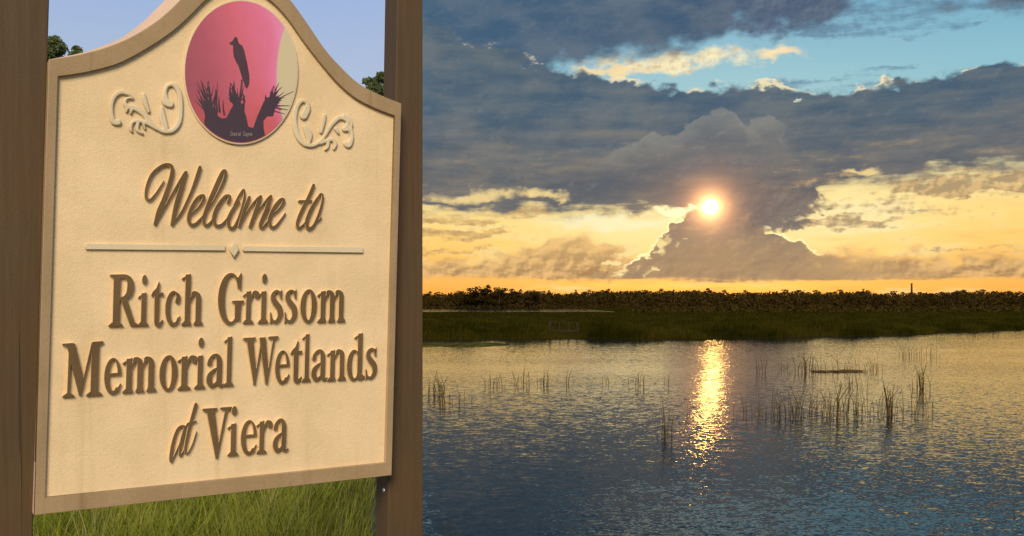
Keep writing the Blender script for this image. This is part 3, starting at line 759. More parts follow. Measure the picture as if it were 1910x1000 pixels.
welcome = [
    [[(522, 160, 3), (500, 195, 4), (470, 240, 5), (435, 276, 6), (411, 262, 8), (414, 200, 8), (445, 120, 8), (505, 66, 8), (553, 57, 9), (575, 85, 11), (562, 160, 13), (525, 270, 14), (490, 350, 14), (467, 425, 9)],
     [(470, 420, 5), (520, 335, 5), (590, 215, 7), (655, 108, 9)], [(660, 106, 10), (632, 200, 14), (600, 310, 15), (573, 428, 9)], [(576, 425, 6), (636, 350, 7), (695, 225, 8), (730, 130, 11), (747, 74, 10)]],
    [[(690, 368, 4), (742, 320, 5), (772, 268, 8), (762, 250, 9), (728, 272, 10), (692, 335, 11), (676, 395, 10), (690, 430, 8), (722, 424, 6), (764, 380, 4)]],
    [[(765, 385, 4), (835, 280, 5), (893, 165, 7), (908, 104, 9), (885, 108, 10), (835, 220, 12), (790, 330, 11), (770, 400, 10), (782, 434, 7), (806, 424, 5), (836, 385, 4)]],
    [[(925, 292, 9), (934, 258, 9), (906, 256, 9), (858, 318, 11), (834, 390, 11), (846, 434, 8), (882, 432, 6), (922, 388, 4)]],
    [[(990, 290, 8), (958, 330, 10), (926, 395, 11), (930, 444, 9), (958, 448, 7), (990, 390, 7), (1016, 310, 7), (1026, 250, 6), (1020, 214, 6), (994, 250, 7), (962, 310, 5)]],
    [[(1056, 262, 9), (1030, 330, 11), (994, 440, 8)], [(1000, 430, 4), (1050, 340, 5), (1100, 276, 6), (1124, 258, 8)], [(1126, 258, 10), (1100, 340, 13), (1062, 442, 9)], [(1066, 436, 4), (1110, 350, 5), (1166, 276, 6), (1188, 256, 8)],
     [(1190, 256, 10), (1164, 340, 13), (1126, 430, 10), (1140, 448, 6), (1172, 410, 4)]],
    [[(1190, 380, 4), (1246, 330, 6), (1272, 284, 8), (1252, 276, 9), (1210, 330, 11), (1182, 404, 11), (1194, 446, 8), (1226, 436, 6), (1282, 360, 3)]],
    [[(1458, 186, 9), (1425, 265, 10), (1382, 350, 10), (1356, 420, 9), (1364, 452, 7), (1390, 436, 4), (1414, 405, 3)], [(1368, 284, 5), (1405, 286, 7), (1446, 284, 5)]],
    [[(1486, 262, 7), (1446, 330, 11), (1416, 408, 11), (1424, 454, 9), (1456, 440, 7), (1490, 370, 7), (1512, 290, 6), (1514, 246, 6), (1496, 246, 6), (1478, 290, 4)], [(1470, 410, 3), (1490, 404, 3), (1506, 384, 3)]]]
for k, st_ in enumerate(welcome):
    script(st_, 150, 290, KW, H_LET + 0.0005 * (k % 2) + 0.0002 * (k % 3), M['letter'], 'script_letter', 1.0, side=M['panel'])
KA = 833 / 100.0
script([[(370, 300, 20), (320, 296, 22), (262, 345, 22), (210, 480, 24), (175, 640, 28), (155, 790, 26), (160, 845, 16)], [(165, 840, 12), (225, 720, 12), (285, 600, 14), (340, 460, 20), (372, 330, 22)], [(372, 330, 20), (330, 500, 26), (300, 640, 22), (300, 750, 16), (345, 690, 9), (380, 610, 7)]],
       300, 760, KA, H_LET, M['letter'], 'script_letter', 1.0, side=M['panel'])
script([[(545, -50, 24), (520, 40, 26), (480, 180, 24), (440, 330, 24), (405, 500, 22), (380, 640, 20), (388, 712, 14), (430, 690, 10), (490, 580, 9), (530, 460, 8), (552, 372, 5)], [(385, 300, 10), (430, 250, 18), (490, 232, 16), (550, 208, 7)]],
       300, 760, KA, H_LET + 0.0006, M['letter'], 'script_letter', 1.0, side=M['panel'])

# ---- scroll ornaments (left and right), enlarged-crop pixels
def ring_arc(cx, cy, r, a0, a1, n, w0, w1):
    return [(cx + r * math.cos(rad(a0 + (a1 - a0) * i / n)), cy + r * math.sin(rad(a0 + (a1 - a0) * i / n)), w0 + (w1 - w0) * i / n) for i in range(n + 1)]
left_scroll = [
    [(690, 712, 22), (662, 708, 18), (650, 660, 16), (652, 600, 16), (672, 556, 17), (706, 536, 17), (745, 545, 14), (770, 562, 8)],
    [(776, 574, 8), (745, 572, 11), (730, 592, 12), (742, 620, 16), (790, 630, 18), (834, 660, 17), (872, 706, 15), (912, 744, 14), (960, 766, 15), (1012, 756, 17), (1046, 706, 18), (1054, 620, 18), (1046, 540, 17), (1014, 494, 16), (978, 500, 14), (962, 540, 15), (968, 590, 24), (994, 606, 24)],
    [(744, 622, 16), (738, 650, 8)], [(770, 632, 16), (762, 660, 8)],
    [(944, 630, 14), (950, 690, 22), (966, 742, 20)], [(838, 552, 14), (846, 590, 17), (868, 650, 12)],
    [(912, 752, 10), (862, 720, 13), (812, 704, 14), (774, 712, 13), (762, 744, 14), (770, 766, 9)], [(806, 712, 14), (802, 756, 13), (832, 778, 9)], [(836, 716, 12), (846, 750, 9)]]
script(left_scroll, 0, 0, 3.125, H_PAN + 0.0082, M['relief'], 'scroll_ornament', -2.0, bev=0.0038)
right_scroll = [
    [(742, 676, 24), (760, 640, 22), (764, 606, 15), (742, 586, 14), (712, 602, 16), (692, 650, 17), (688, 716, 17), (706, 790, 17), (742, 836, 16), (790, 848, 14), (836, 826, 13), (868, 784, 13), (902, 728, 15), (944, 688, 16), (976, 690, 15), (998, 712, 13), (985, 750, 15)],
    [(980, 752, 18), (1004, 752, 14), (1020, 726, 12), (1008, 690, 10), (974, 670, 10)], [(1016, 742, 12), (1022, 800, 14), (1004, 844, 20), (986, 836, 16)],
    [(748, 740, 14), (770, 780, 24), (772, 826, 14)], [(862, 672, 14), (856, 706, 16), (842, 770, 12)],
    [(838, 836, 11), (880, 818, 14), (912, 814, 14), (926, 840, 14), (918, 868, 9)], [(884, 822, 14), (880, 856, 12), (868, 872, 8)], [(930, 750, 14), (944, 776, 9)]]
script(right_scroll, 330, 0, 1469 / 470.0, H_PAN + 0.0082, M['relief'], 'scroll_ornament', -2.0, bev=0.0038)

# ---- divider bars and lozenge
def poly_px(name, pts, h, mat, h0=None, bev=0.001, parent=None):
    return solid(name, [[S(x_, y_, h) for x_, y_ in pts]], H_PAN - 0.003 if h0 is None else h0, h, mat, parent or sign, bev)
poly_px('divider_bar', [(160, 454), (420, 458), (420, 467.5), (160, 465)], H_PAN + 0.008, M['relief'])
poly_px('divider_bar', [(454, 458.5), (677.5, 461.5), (677.5, 471.5), (454, 468.5)], H_PAN + 0.008, M['relief'])
poly_px('lozenge', [(437, 449), (446.5, 466), (437, 481), (427.5, 464)], H_PAN + 0.012, M['relief'], bev=0.003)

# ---- board outline, frame and panel
def spline_px(pts, sub=7):
    q = catmull([(x_, y_, 0) for x_, y_ in pts], sub); return [(a[0], a[1]) for a in q]
oL = [(92, 112), (125, 107.5), (154, 102), (198, 90), (243, 72), (288, 45), (320, 19), (342, -3), (366, -24), (398, -42), (437, -50)]
oR = [(437, -50), (480, -44), (512, -27), (540, 0), (573, 45), (605, 92), (637, 128), (669, 157), (708, 178), (748, 194)]
outer = spline_px(oL)[:-1] + spline_px(oR) + [(730, 886), (65, 960)]
iL = [(109.5, 144), (140, 140), (176, 133), (224, 119), (275, 92), (320, 62), (352, 34), (382, 4), (408, -14), (440, -21)]
iR = [(440, -21), (474, -16), (504, 2), (535, 34), (567, 79), (602, 124), (634, 160), (666, 186), (704, 205), (736, 217)]
inner = spline_px(iL)[:-1] + spline_px(iR) + [(718, 862), (85, 927)]
# outline of the broader back of the board, whose sloping edge shows above the left shoulder
kL = [(90, 111), (122, 105), (154, 98), (198, 83), (230, 68), (266, 41), (290, 18), (312, -4), (342, -30), (384, -50), (430, -60)]
kpts = spline_px(kL)
back = solid('panel', [[S(x_, y_, 0) for x_, y_ in outer]], -THICK, H_PAN, M['panel'], sign, 0.0008)
fr = solid('frame', [[S(x_, y_, 0) for x_, y_ in outer], [S(x_, y_, 0) for x_, y_ in inner]], H_PAN - 0.03, H_FR, M['frame'], sign, 0.002)
# widen the frame by a hair so that its outside stands proud of the board edge
cA, cB = np.array(S(400, 540, 0)), None
me = fr.data; n = len(me.vertices); co = np.empty(n * 3); me.vertices.foreach_get('co', co); co = co.reshape(-1, 3)
cc_ = P3(cA[0], cA[1], 0) - np.array(ground_sign)
co = cc_ + (co - cc_) * 1.003; me.vertices.foreach_set('co', co.ravel()); me.update()
# edge band: the painted side of the board
def band(name, mat, grow):
    nl = len(kpts) - 1; vs_, fs = [], []
    fa = [cA + (np.array(S(x_, y_, 0)) - cA) * grow for x_, y_ in outer]; n = len(fa)
    for i, a in enumerate(fa):
        if i < nl: g = np.array(S(*kpts[i], -THICK))
        else: g = a + np.array([0.0, 0.012 * max(0.0, 1 - (i - nl) / 30.0)])
        g = np.array([max(g[0], fa[0][0] - 0.001), g[1]])
        vs_ += [P3(a[0], a[1], -0.008), P3(g[0], g[1], -THICK - 0.001)]
    for i in range(n):
        j = (i + 1) % n; fs.append((2 * i, 2 * i + 1, 2 * j + 1, 2 * j))
    fs.append(tuple(2 * i + 1 for i in range(n)))
    return mesh_obj(name, vs_, fs, mat, sign, origin=ground_sign)
M['edge'] = mat_stucco('edge_paint', (0.62, 0.40, 0.25, 1), (0.70, 0.46, 0.30, 1), 180.0, 0.0006)
band('edge_band', M['edge'], 1.0045)

# ---- medallion: raised rim, printed disc, bird, palm crowns, credit
def ell_px(cx, cy, rx, ry, n=72): return [(cx + rx * math.cos(2 * math.pi * i / n), cy + ry * math.sin(2 * math.pi * i / n)) for i in range(n)]
MX, MY, MRX, MRY = 449.5, 134.5, 105.5, 133.5
med = solid('medallion', [[S(x_, y_, H_PAN + 0.007) for x_, y_ in ell_px(MX, MY, MRX + 1.5, MRY + 2)]], H_PAN - 0.003, H_PAN + 0.007, M['relief'], sign, 0.0015)
pts = ell_px(MX, MY, MRX - 1, MRY - 1)
hz = H_PAN + 0.0076
vs_ = [P3(*S(MX, MY, hz), hz)] + [P3(*S(x_, y_, hz), hz) for x_, y_ in pts]
uv = [(0.5, 0.5)] + [((x_ - MX + MRX) / (2 * MRX), 1 - (y_ - MY + MRY) / (2 * MRY)) for x_, y_ in pts]
disc_o = mesh_obj('printed_disc', vs_, [(0, 1 + i, 1 + (i + 1) % 72) for i in range(72)], M['print'], med, origin=ground_sign, uv=uv)
K2 = 1571 / 220.0
def z1(p): return (340 + p[0] / K2, p[1] / K2)
def z2(p): return (340 + p[0] / K2, 130 + p[1] / K2)
bird = [(705, 488), (735, 505), (745, 560), (768, 590), (800, 610), (825, 670), (840, 740), (862, 830), (880, 930), (892, 1000), (895, 1060), (890, 1120), (862, 1182), (835, 1150), (820, 1100), (795, 1030), (775, 960), (750, 880), (715, 820), (690, 760), (678, 690), (680, 640), (672, 596), (632, 594), (655, 578), (618, 574), (668, 548), (684, 520)]
poly_px('bird_print', [z1(p) for p in bird], hz + 0.0009, M['feather'], hz - 0.002, 0.0001, med)
for lx in ((788, 1060, 778, 1290), (800, 1060, 792, 1300)):
    poly_px('bird_leg_print', [z1((lx[0] - 5, lx[1])), z1((lx[0] + 5, lx[1])), z1((lx[2] + 4, lx[3])), z1((lx[2] - 4, lx[3]))], hz + 0.0006, M['silh'], hz - 0.002, 0.0001, med)
rp = random.Random(3)
def inside_m(x_, y_, k=0.975): return ((x_ - MX) / (MRX * k)) ** 2 + ((y_ - MY) / (MRY * k)) ** 2 < 1
def clampm(x_, y_, k=0.975):
    r_ = math.sqrt(((x_ - MX) / (MRX * k)) ** 2 + ((y_ - MY) / (MRY * k)) ** 2)
    return (x_, y_) if r_ <= 1 else (MX + (x_ - MX) / r_, MY + (y_ - MY) / r_)
def frond(name, body, spikes, h):
    loops_parts = []
    x0 = min(min(p[0] for p in body), min(min(s_[0], s_[2]) for s_ in spikes)) - 10
    x1_ = max(max(p[0] for p in body), max(max(s_[0], s_[2]) for s_ in spikes)) + 10
    y0 = min(min(p[1] for p in body), min(s_[3] for s_ in spikes)) - 10
    y1_ = max(p[1] for p in body) + 10
    gx = np.arange(x0, x1_, 3.0); gy = np.arange(y0, y1_, 3.0); x, y = np.meshgrid(gx, gy)
    f = f_poly(x, y, body)
    for (sx, sy, ex, ey, w) in spikes:
        f = np.minimum(f, f_stroke(x, y, [(sx, sy, w), ((sx + ex) / 2 + rp.uniform(-10, 10), (sy + ey) / 2, w * 0.75), (ex, ey, 2.2)], 3))
    for _ in range(2):
        g = f.copy(); g[1:-1, 1:-1] = (f[1:-1, 1:-1] * 4 + f[:-2, 1:-1] + f[2:, 1:-1] + f[1:-1, :-2] + f[1:-1, 2:]) / 8; f = g
    px, py = 340 + x / K2, 130 + y / K2
    f = np.maximum(f, (np.sqrt(((px - MX) / (MRX * 0.975)) ** 2 + ((py - MY) / (MRY * 0.98)) ** 2) - 1) * 700)
    loops = [simplify(lp, 0.8) for lp in contours(f, gx, gy) if len(lp) > 24]
    out = [[S(*z2(p), h) for p in lp] for lp in loops]
    solid(name, out, hz - 0.002, h, M['silh'], med, 0.0001)
sp = [(rp.uniform(310, 470), 620, rp.uniform(150, 470), rp.uniform(130, 440), 9) for _ in range(34)] + [(360, 480, 250, 130, 12), (380, 480, 335, 160, 13), (350, 540, 190, 250, 10), (470, 560, 440, 270, 10)]
frond('palm_print', [(290, 680), (330, 540), (400, 530), (450, 600), (540, 660), (620, 1000), (330, 1000)], sp, hz + 0.0004)
sp = [(rp.uniform(650, 830), 540, rp.uniform(600, 860), rp.uniform(170, 430), 11) for _ in range(26)] + [(650, 420, 640, 170, 16), (700, 400, 690, 150, 22), (500, 560, 490, 350, 14), (560, 600, 545, 400, 12), (820, 420, 800, 300, 14)]
frond('palm_print', [(480, 660), (590, 640), (660, 500), (800, 480), (850, 620), (880, 760), (960, 780), (1090, 800), (1110, 1000), (420, 1000)], sp, hz + 0.0006)
sp = [(rp.uniform(1080, 1240), rp.uniform(420, 520), rp.uniform(1120, 1370), rp.uniform(180, 560), 8) for _ in range(34)] + [(1200, 480, 1460, 480, 8), (1200, 500, 1440, 540, 7), (1180, 540, 1400, 600, 6), (1220, 420, 1500, 280, 6), (1180, 420, 1290, 170, 8), (1110, 430, 1110, 330, 12)]
frond('palm_print', [(940, 790), (1000, 620), (1080, 440), (1120, 380), (1210, 340), (1320, 380), (1240, 500), (1210, 620), (1130, 620), (1080, 680), (1085, 800), (1110, 900), (950, 900)], sp, hz + 0.0008)
# the photographer's small credit, only half legible in the photograph
credit = [[[(0, 0), (0, 10)], [(0, 0), (4, 2), (5, 5), (4, 8), (0, 10)]], [[(0, 10), (0, 5), (3, 4), (4, 6), (4, 10)], [(0, 8), (4, 8)]], [[(0, 10), (0, 4)], [(0, 5), (3, 4), (4, 6), (4, 10)]], [[(1, 4), (1, 10)], [(1, 1), (1, 2)]], [[(4, 8), (4, 9), (2, 10), (0, 8), (1, 4), (4, 5), (4, 7), (0, 7)]], [[(1, 0), (1, 10)]], None,
          [[(5, 2), (3, 0), (0, 3), (0, 7), (3, 10), (5, 8)]], [[(0, 7), (2, 4), (4, 7), (2, 10), (0, 7)]], [[(0, 4), (2, 10)], [(4, 4), (2, 10), (0, 14)]], [[(0, 10), (0, 4)], [(0, 5), (3, 4), (4, 6), (4, 10)]], [[(4, 8), (4, 9), (2, 10), (0, 8), (1, 4), (4, 5), (4, 7), (0, 7)]]]
qx = 648.0
for g in credit:
    if g is None: qx += 22; continue
    ss = [[(qx + p[0] * 4.4, 825 + p[1] * 5.6, 4.2) for p in s_] for s_ in g]
    script(ss, 340, 130, K2, hz + 0.0011, M['credit'], 'credit_letter', 0.0, hz - 0.001, 0.0001, parent=med)
    qx += 24

# ------------------------------------------------------------------ posts
def post(name, front_px, width_px_right, set_back, depth, top_y, label, plumb_right=None):
    """front_px: ((x,y),(x,y)) of the front edge next to the sign; the other edge from a width (m) or a plumb pixel column"""
    h = -set_back
    def at(y_):
        (xa, ya), (xb, yb) = front_px; t = (y_ - ya) / (yb - ya); return xa + (xb - xa) * t
    # find the pixel row where the front edge meets the ground
    yb_ = 1000.0
    for _ in range(60):
        a, b_ = S(at(yb_), yb_, h); z = P3(a, b_, h)[2]
        yb_ += (z - 0.75) * 400
    vs_ = []
    rows = [yb_, 900, 500, 100, top_y]
    for y_ in rows:
        a, b_ = S(at(y_), y_, h)
        if plumb_right is None: a2, b2 = a + width_px_right, b_
        else:
            a2, b2 = S(plumb_right, y_, h); b2 = b_
        for (aa, hh_) in ((a, h), (a2, h), (a2, h - depth), (a, h - depth)): vs_.append(P3(aa, b_, hh_))
    fs = []
    for r_ in range(len(rows) - 1):
        for i in range(4):
            j = (i + 1) % 4; fs.append((4 * r_ + i, 4 * r_ + j, 4 * r_ + 4 + j, 4 * r_ + 4 + i))
    k = 4 * (len(rows) - 1); fs += [(3, 2, 1, 0), (k, k + 1, k + 2, k + 3)]
    base = Vector(tuple(float(q) for q in (vs_[0] + vs_[2]) / 2)); base.z = 1.0
    root = empty(name, base)
    o = mesh_obj('timber', vs_, fs, M['post'], root, origin=base)
    bmx = bmesh.new(); bmx.from_mesh(o.data); bmesh.ops.recalc_face_normals(bmx, faces=bmx.faces)
    sharp = [e for e in bmx.edges if len(e.link_faces) == 2 and e.calc_face_angle() > 0.7]
    bmesh.ops.bevel(bmx, geom=sharp, offset=0.004, segments=2, affect='EDGES', profile=0.5); bmx.to_mesh(o.data); bmx.free()
    # pyramid cap
    tp = np.array(vs_[-4:]); cen = tp.mean(0)
    cv = [cen + (q - cen) * 1.12 for q in tp] + [cen + (q - cen) * 1.12 + np.array([0, 0, 0.025]) for q in tp] + [cen + np.array([0, 0, 0.07])]
    mesh_obj('cap', cv, [(3, 2, 1, 0), (0, 1, 5, 4), (1, 2, 6, 5), (2, 3, 7, 6), (3, 0, 4, 7), (4, 5, 8), (5, 6, 8), (6, 7, 8), (7, 4, 8)], M['post'], root, origin=base)
    tag(root, label, 'post', 'posts holding the welcome sign')
    return root, base
post('sign_post', ((88.5, 112), (61.5, 1000)), -0.135, 0.05, 0.11, -190, 'brown square timber post at the left edge of the sign, nearest the camera')
rp_, rb = post('sign_post', ((741, 0), (723, 1000)), 0, 0.053, 0.10, -150, 'brown square timber post at the right edge of the sign, beside the lake', plumb_right=789)
# screw in the inner side face of the right post
def screw(px, py):
    a, b_ = S(725, py, -0.053); hh_ = -0.053 - 0.035
    c0 = P3(a - 0.0005, b_, hh_)
    vs_, n = [], 10
    for r_, dpt in ((0.0075, 0.0), (0.0065, 0.003), (0.002, 0.0042)):
        for i in range(n):
            t = 2 * math.pi * i / n; vs_.append(c0 + V * r_ * math.sin(t) + NRM * r_ * math.cos(t) - U * dpt)
    fs = [(k * n + i, k * n + (i + 1) % n, (k + 1) * n + (i + 1) % n, (k + 1) * n + i) for k in range(2) for i in range(n)] + [tuple(range(2 * n, 3 * n))]
    mesh_obj('screw', vs_, fs, M['screw'], rp_, origin=rb)
screw(717, 918)

# ------------------------------------------------------------------ trees
def tube(vv, ff, pts, n=6):
    base = len(vv); pts = [(Vector(p[:3]), p[3]) for p in pts]
    for k, (p, r_) in enumerate(pts):
        d = (pts[min(k + 1, len(pts) - 1)][0] - pts[max(k - 1, 0)][0]).normalized()
        u_ = d.cross(Vector((0.3, 1, 0.1))).normalized(); w_ = d.cross(u_)
        for i in range(n):
            t = 2 * math.pi * i / n; vv.append(tuple(p + (u_ * math.cos(t) + w_ * math.sin(t)) * r_))
    for k in range(len(pts) - 1):
        for i in range(n):
            j = (i + 1) % n; ff.append((base + k * n + i, base + k * n + j, base + (k + 1) * n + j, base + (k + 1) * n + i))
    ff.append(tuple(base + (len(pts) - 1) * n + i for i in range(n)))
def leaf(vv, ff, p, s_, r_):
    d = Vector((r_.gauss(0, 1), r_.gauss(0, 1), r_.gauss(0, 1))).normalized(); e = d.orthogonal().normalized(); e = Matrix.Rotation(r_.uniform(0, 6.28), 3, d) @ e
    g = d.cross(e); i = len(vv)
    vv += [tuple(p - e * s_), tuple(p + g * s_ * 0.45), tuple(p + e * s_), tuple(p - g * s_ * 0.45)]; ff.append((i, i + 1, i + 2, i + 3))
def near_tree(name, loc, height, clumps, nleaf, ls, label, seed):
    r_ = random.Random(seed); root = empty(name, loc); tv, tf, lv, lf = [], [], [], []
    top = height * 0.8
    tube(tv, tf, [(0, 0, -0.3, 0.17), (0.05, 0, height * 0.3, 0.13), (-0.05, 0.05, height * 0.6, 0.09), (0, 0, top, 0.03)], 8)
    for (cx, cy, cz, cr) in clumps:
        z0 = min(cz - cr, height * 0.72) * 0.9
        tube(tv, tf, [(0, 0, z0 * 0.85, 0.05), (cx * 0.5, cy * 0.5, (z0 + cz) / 2, 0.03), (cx, cy, cz, 0.012)], 5)
        for k in range(int(nleaf * cr ** 1.6)):
            d = Vector((r_.gauss(0, 1), r_.gauss(0, 1), r_.gauss(0, 1))).normalized() * cr * r_.random() ** 0.42
            d.z *= 0.85
            leaf(lv, lf, Vector((cx, cy, cz)) + d, ls * r_.uniform(0.6, 1.3), r_)
    mesh_obj('trunk', tv, tf, M['bark'], root, smooth=True); mesh_obj('crown', lv, lf, M['leaf_near'], root)
    tag(root, label, 'tree', 'trees rising behind the sign')
    return root
def at_px(px, d): return (px - PX) / F * d
def z_px(py, d): return EYE - (py - PY) / F * d
# left tree: top at pixel row 70, right tree: top at row 138
d = 34.0; x0 = at_px(95, d); g = bank_z(x0, d); k = d / F
cl = []
for (px, py, rr) in ((113, 84, 13), (121, 96, 14), (108, 104, 16), (96, 104, 16), (128, 108, 14), (102, 92, 14), (88, 100, 15), (128, 98, 11), (142, 92, 9), (148, 103, 9), (70, 112, 24), (105, 120, 26), (140, 122, 20), (85, 150, 36), (135, 160, 34), (40, 140, 30), (110, 195, 44), (60, 190, 36), (165, 185, 26)):
    cl.append((at_px(px, d) - x0, random.Random(px).uniform(-0.5, 0.5), z_px(py, d) - g, rr * k))
near_tree('leafy_tree', (x0, d, g), z_px(70, d) - g, cl, 2200, 0.085, 'green leafy treetop showing above the left shoulder of the sign', 4)
d = 36.0; x0 = at_px(722, d); g = bank_z(x0, d); k = d / F
cl = []
for (px, py, rr) in ((702, 149, 10), (690, 154, 10), (681, 152, 6), (712, 144, 10), (722, 150, 14), (696, 166, 12), (708, 172, 14), (684, 176, 9), (730, 170, 18), (700, 195, 18), (735, 200, 22), (716, 225, 26), (748, 230, 20), (690, 220, 16), (725, 260, 26)):
    cl.append((at_px(px, d) - x0, random.Random(px).uniform(-0.4, 0.4), z_px(py, d) - g, rr * k))
near_tree('leafy_tree', (x0, d, g), z_px(138, d) - g, cl, 2000, 0.08, 'small green treetop beside the right post above the falling curve of the sign', 9)

# far trees: a few kinds, then copies
def far_tree(kind, seed):
    r_ = random.Random(seed); root = empty('pine_tree' if kind == 'pine' else 'broadleaf_tree', (0, 0, 0)); tv, tf, lv, lf = [], [], [], []
    if kind == 'pine':
        tube(tv, tf, [(0, 0, -0.5, 0.22), (0.1, 0, 4, 0.17), (r_.uniform(-.4, .4), 0, 8.6, 0.08)], 5)
        cls = [(r_.uniform(-1.5, 1.5), r_.uniform(-1.2, 1.2), r_.uniform(6.2, 9.2), r_.uniform(0.55, 1.05)) for _ in range(9)] + [(0, 0, 9.2, 0.8)]
        for (cx, cy, cz, cr) in cls: tube(tv, tf, [(0, 0, cz - 1.0, 0.06), (cx, cy, cz, 0.03)], 4)
        fl = 0.55
    else:
        tube(tv, tf, [(0, 0, -0.5, 0.3), (0.1, 0, 2.5, 0.22), (0, 0, 6, 0.1)], 5)
        cls = [(r_.uniform(-2.2, 2.2), r_.uniform(-1.5, 1.5), r_.uniform(2.0, 7.0), r_.uniform(0.9, 1.7)) for _ in range(13)] + [(r_.uniform(-1, 1), 0, 7.6, 1.0)]
        fl = 0.8
    for (cx, cy, cz, cr) in cls:
        for _ in range(int(46 * cr ** 1.5) + 8):
            dd = Vector((r_.gauss(0, 1), r_.gauss(0, 1), r_.gauss(0, 1))).normalized() * cr * r_.random() ** 0.4; dd.z *= fl
            leaf(lv, lf, Vector((cx, cy, cz)) + dd, r_.uniform(0.22, 0.48), r_)
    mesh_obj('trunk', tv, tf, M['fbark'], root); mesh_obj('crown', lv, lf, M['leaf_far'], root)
    return root
protos = {'pine': [far_tree('pine', 20 + i) for i in range(4)], 'broad': [far_tree('broad', 40 + i) for i in range(4)]}
used = set()
def place(kind, px, d, top_py, label, group, seed):
    r_ = random.Random(seed); pr = protos[kind][seed % 4]
    o = pr if pr.name not in used else copy_tree(pr)
    used.add(pr.name)
    x_ = at_px(px, d); g = marsh_z(x_, d); hh_ = z_px(top_py, d) - g
    s_ = hh_ / (10.0 if kind == 'pine' else 8.6)
    o.location = (x_, d, g); o.rotation_euler = (0, 0, r_.uniform(0, 6.28)); w_ = s_ * (r_.uniform(0.9, 1.25) if kind == 'pine' else r_.uniform(1.0, 1.9)); o.scale = (w_, w_, s_)
    tag(o, label, 'tree', group)
rt = random.Random(77)
# shrubby rise at the left of the far shore
for i, (px, py) in enumerate([(862, 541), (878, 536), (895, 533), (910, 531), (925, 534), (940, 536), (955, 538), (970, 539), (988, 540), (1004, 542), (846, 546), (884, 540), (932, 540), (962, 545)]):
    place('broad', px, rt.uniform(345, 375), py, 'rounded dark tree in the tall clump at the left end of the far treeline', 'dark trees of the left clump', i)
# the long skyline
prof = [(760, 546), (790, 545), (830, 546), (860, 545), (1000, 541), (1050, 541), (1110, 541), (1150, 539), (1200, 538), (1260, 539), (1320, 538), (1380, 541), (1440, 541), (1500, 542), (1560, 543), (1620, 541), (1700, 543), (1760, 541), (1820, 541), (1880, 542), (1930, 545), (2050, 543)]
px = 780.0; i = 0
while px < 1960:
    py = interp(prof, px) + (rt.uniform(1.0, 5.0) if rt.random() < 0.7 else rt.uniform(-4.5, 0.5)) + 1.8 * math.sin(px * 0.031) * math.sin(px * 0.0113 + 2)
    kind = 'pine' if rt.random() < (0.3 if px < 1150 else 0.5) else 'broad'
    if kind == 'broad': py += 1.5
    lab = 'flat-topped pine standing in the far skyline of dark trees' if kind == 'pine' else 'rounded broadleaf tree standing in the far skyline of dark trees'
    place(kind, px, rt.uniform(470, 620), py, lab, 'pines of the far skyline' if kind == 'pine' else 'broadleaf trees of the far skyline', i)
    px += rt.uniform(5.5, 12.5); i += 1
for pl in protos.values():
    for o in pl:
        if o.name not in used:
            for ch in list(o.children): bpy.data.objects.remove(ch)
            bpy.data.objects.remove(o)
# the unbroken wood and scrub under that skyline
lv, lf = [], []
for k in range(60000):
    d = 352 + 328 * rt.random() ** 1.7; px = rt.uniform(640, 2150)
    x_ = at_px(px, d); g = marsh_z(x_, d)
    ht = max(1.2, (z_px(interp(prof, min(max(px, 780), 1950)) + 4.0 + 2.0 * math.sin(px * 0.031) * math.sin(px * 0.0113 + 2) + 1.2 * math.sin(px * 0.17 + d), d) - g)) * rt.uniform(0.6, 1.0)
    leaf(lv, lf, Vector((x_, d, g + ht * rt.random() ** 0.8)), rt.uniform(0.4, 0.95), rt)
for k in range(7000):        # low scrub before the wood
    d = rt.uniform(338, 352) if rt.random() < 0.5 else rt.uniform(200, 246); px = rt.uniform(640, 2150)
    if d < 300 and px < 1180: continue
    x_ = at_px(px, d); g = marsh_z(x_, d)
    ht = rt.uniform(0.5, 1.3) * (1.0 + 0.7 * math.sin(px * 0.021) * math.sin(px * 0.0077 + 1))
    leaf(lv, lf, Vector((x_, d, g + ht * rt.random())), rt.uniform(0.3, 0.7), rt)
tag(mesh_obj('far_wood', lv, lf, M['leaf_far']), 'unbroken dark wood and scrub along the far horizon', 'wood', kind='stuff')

# ------------------------------------------------------------------ chimney stack on the skyline
d = 640.0; x0 = at_px(1700.5, d); g = marsh_z(x0, d); zt = z_px(528.5, d)
root = empty('chimney_stack', (x0, d, g))
def lathe(prof_, n=12):
    vs_, fs = [], []
    for (r_, z) in prof_:
        for i in range(n): vs_.append((r_ * math.cos(2 * math.pi * i / n), r_ * math.sin(2 * math.pi * i / n), z))
    for k in range(len(prof_) - 1):
        for i in range(n): j = (i + 1) % n; fs.append((k * n + i, k * n + j, (k + 1) * n + j, (k + 1) * n + i))
    fs.append(tuple(range((len(prof_) - 1) * n, len(prof_) * n)))
    return vs_, fs
hh = zt - g
vs_, fs = lathe([(0.85, -0.5), (0.72, hh * 0.5), (0.55, hh - 0.9)]); mesh_obj('shaft', vs_, fs, M['stack'], root)
vs_, fs = lathe([(0.62, hh - 0.9), (0.66, hh - 0.5), (0.60, hh), (0.40, hh)]); mesh_obj('collar', vs_, fs, M['stack'], root)
tag(root, 'thin dark chimney stack rising above the far treeline', 'chimney')

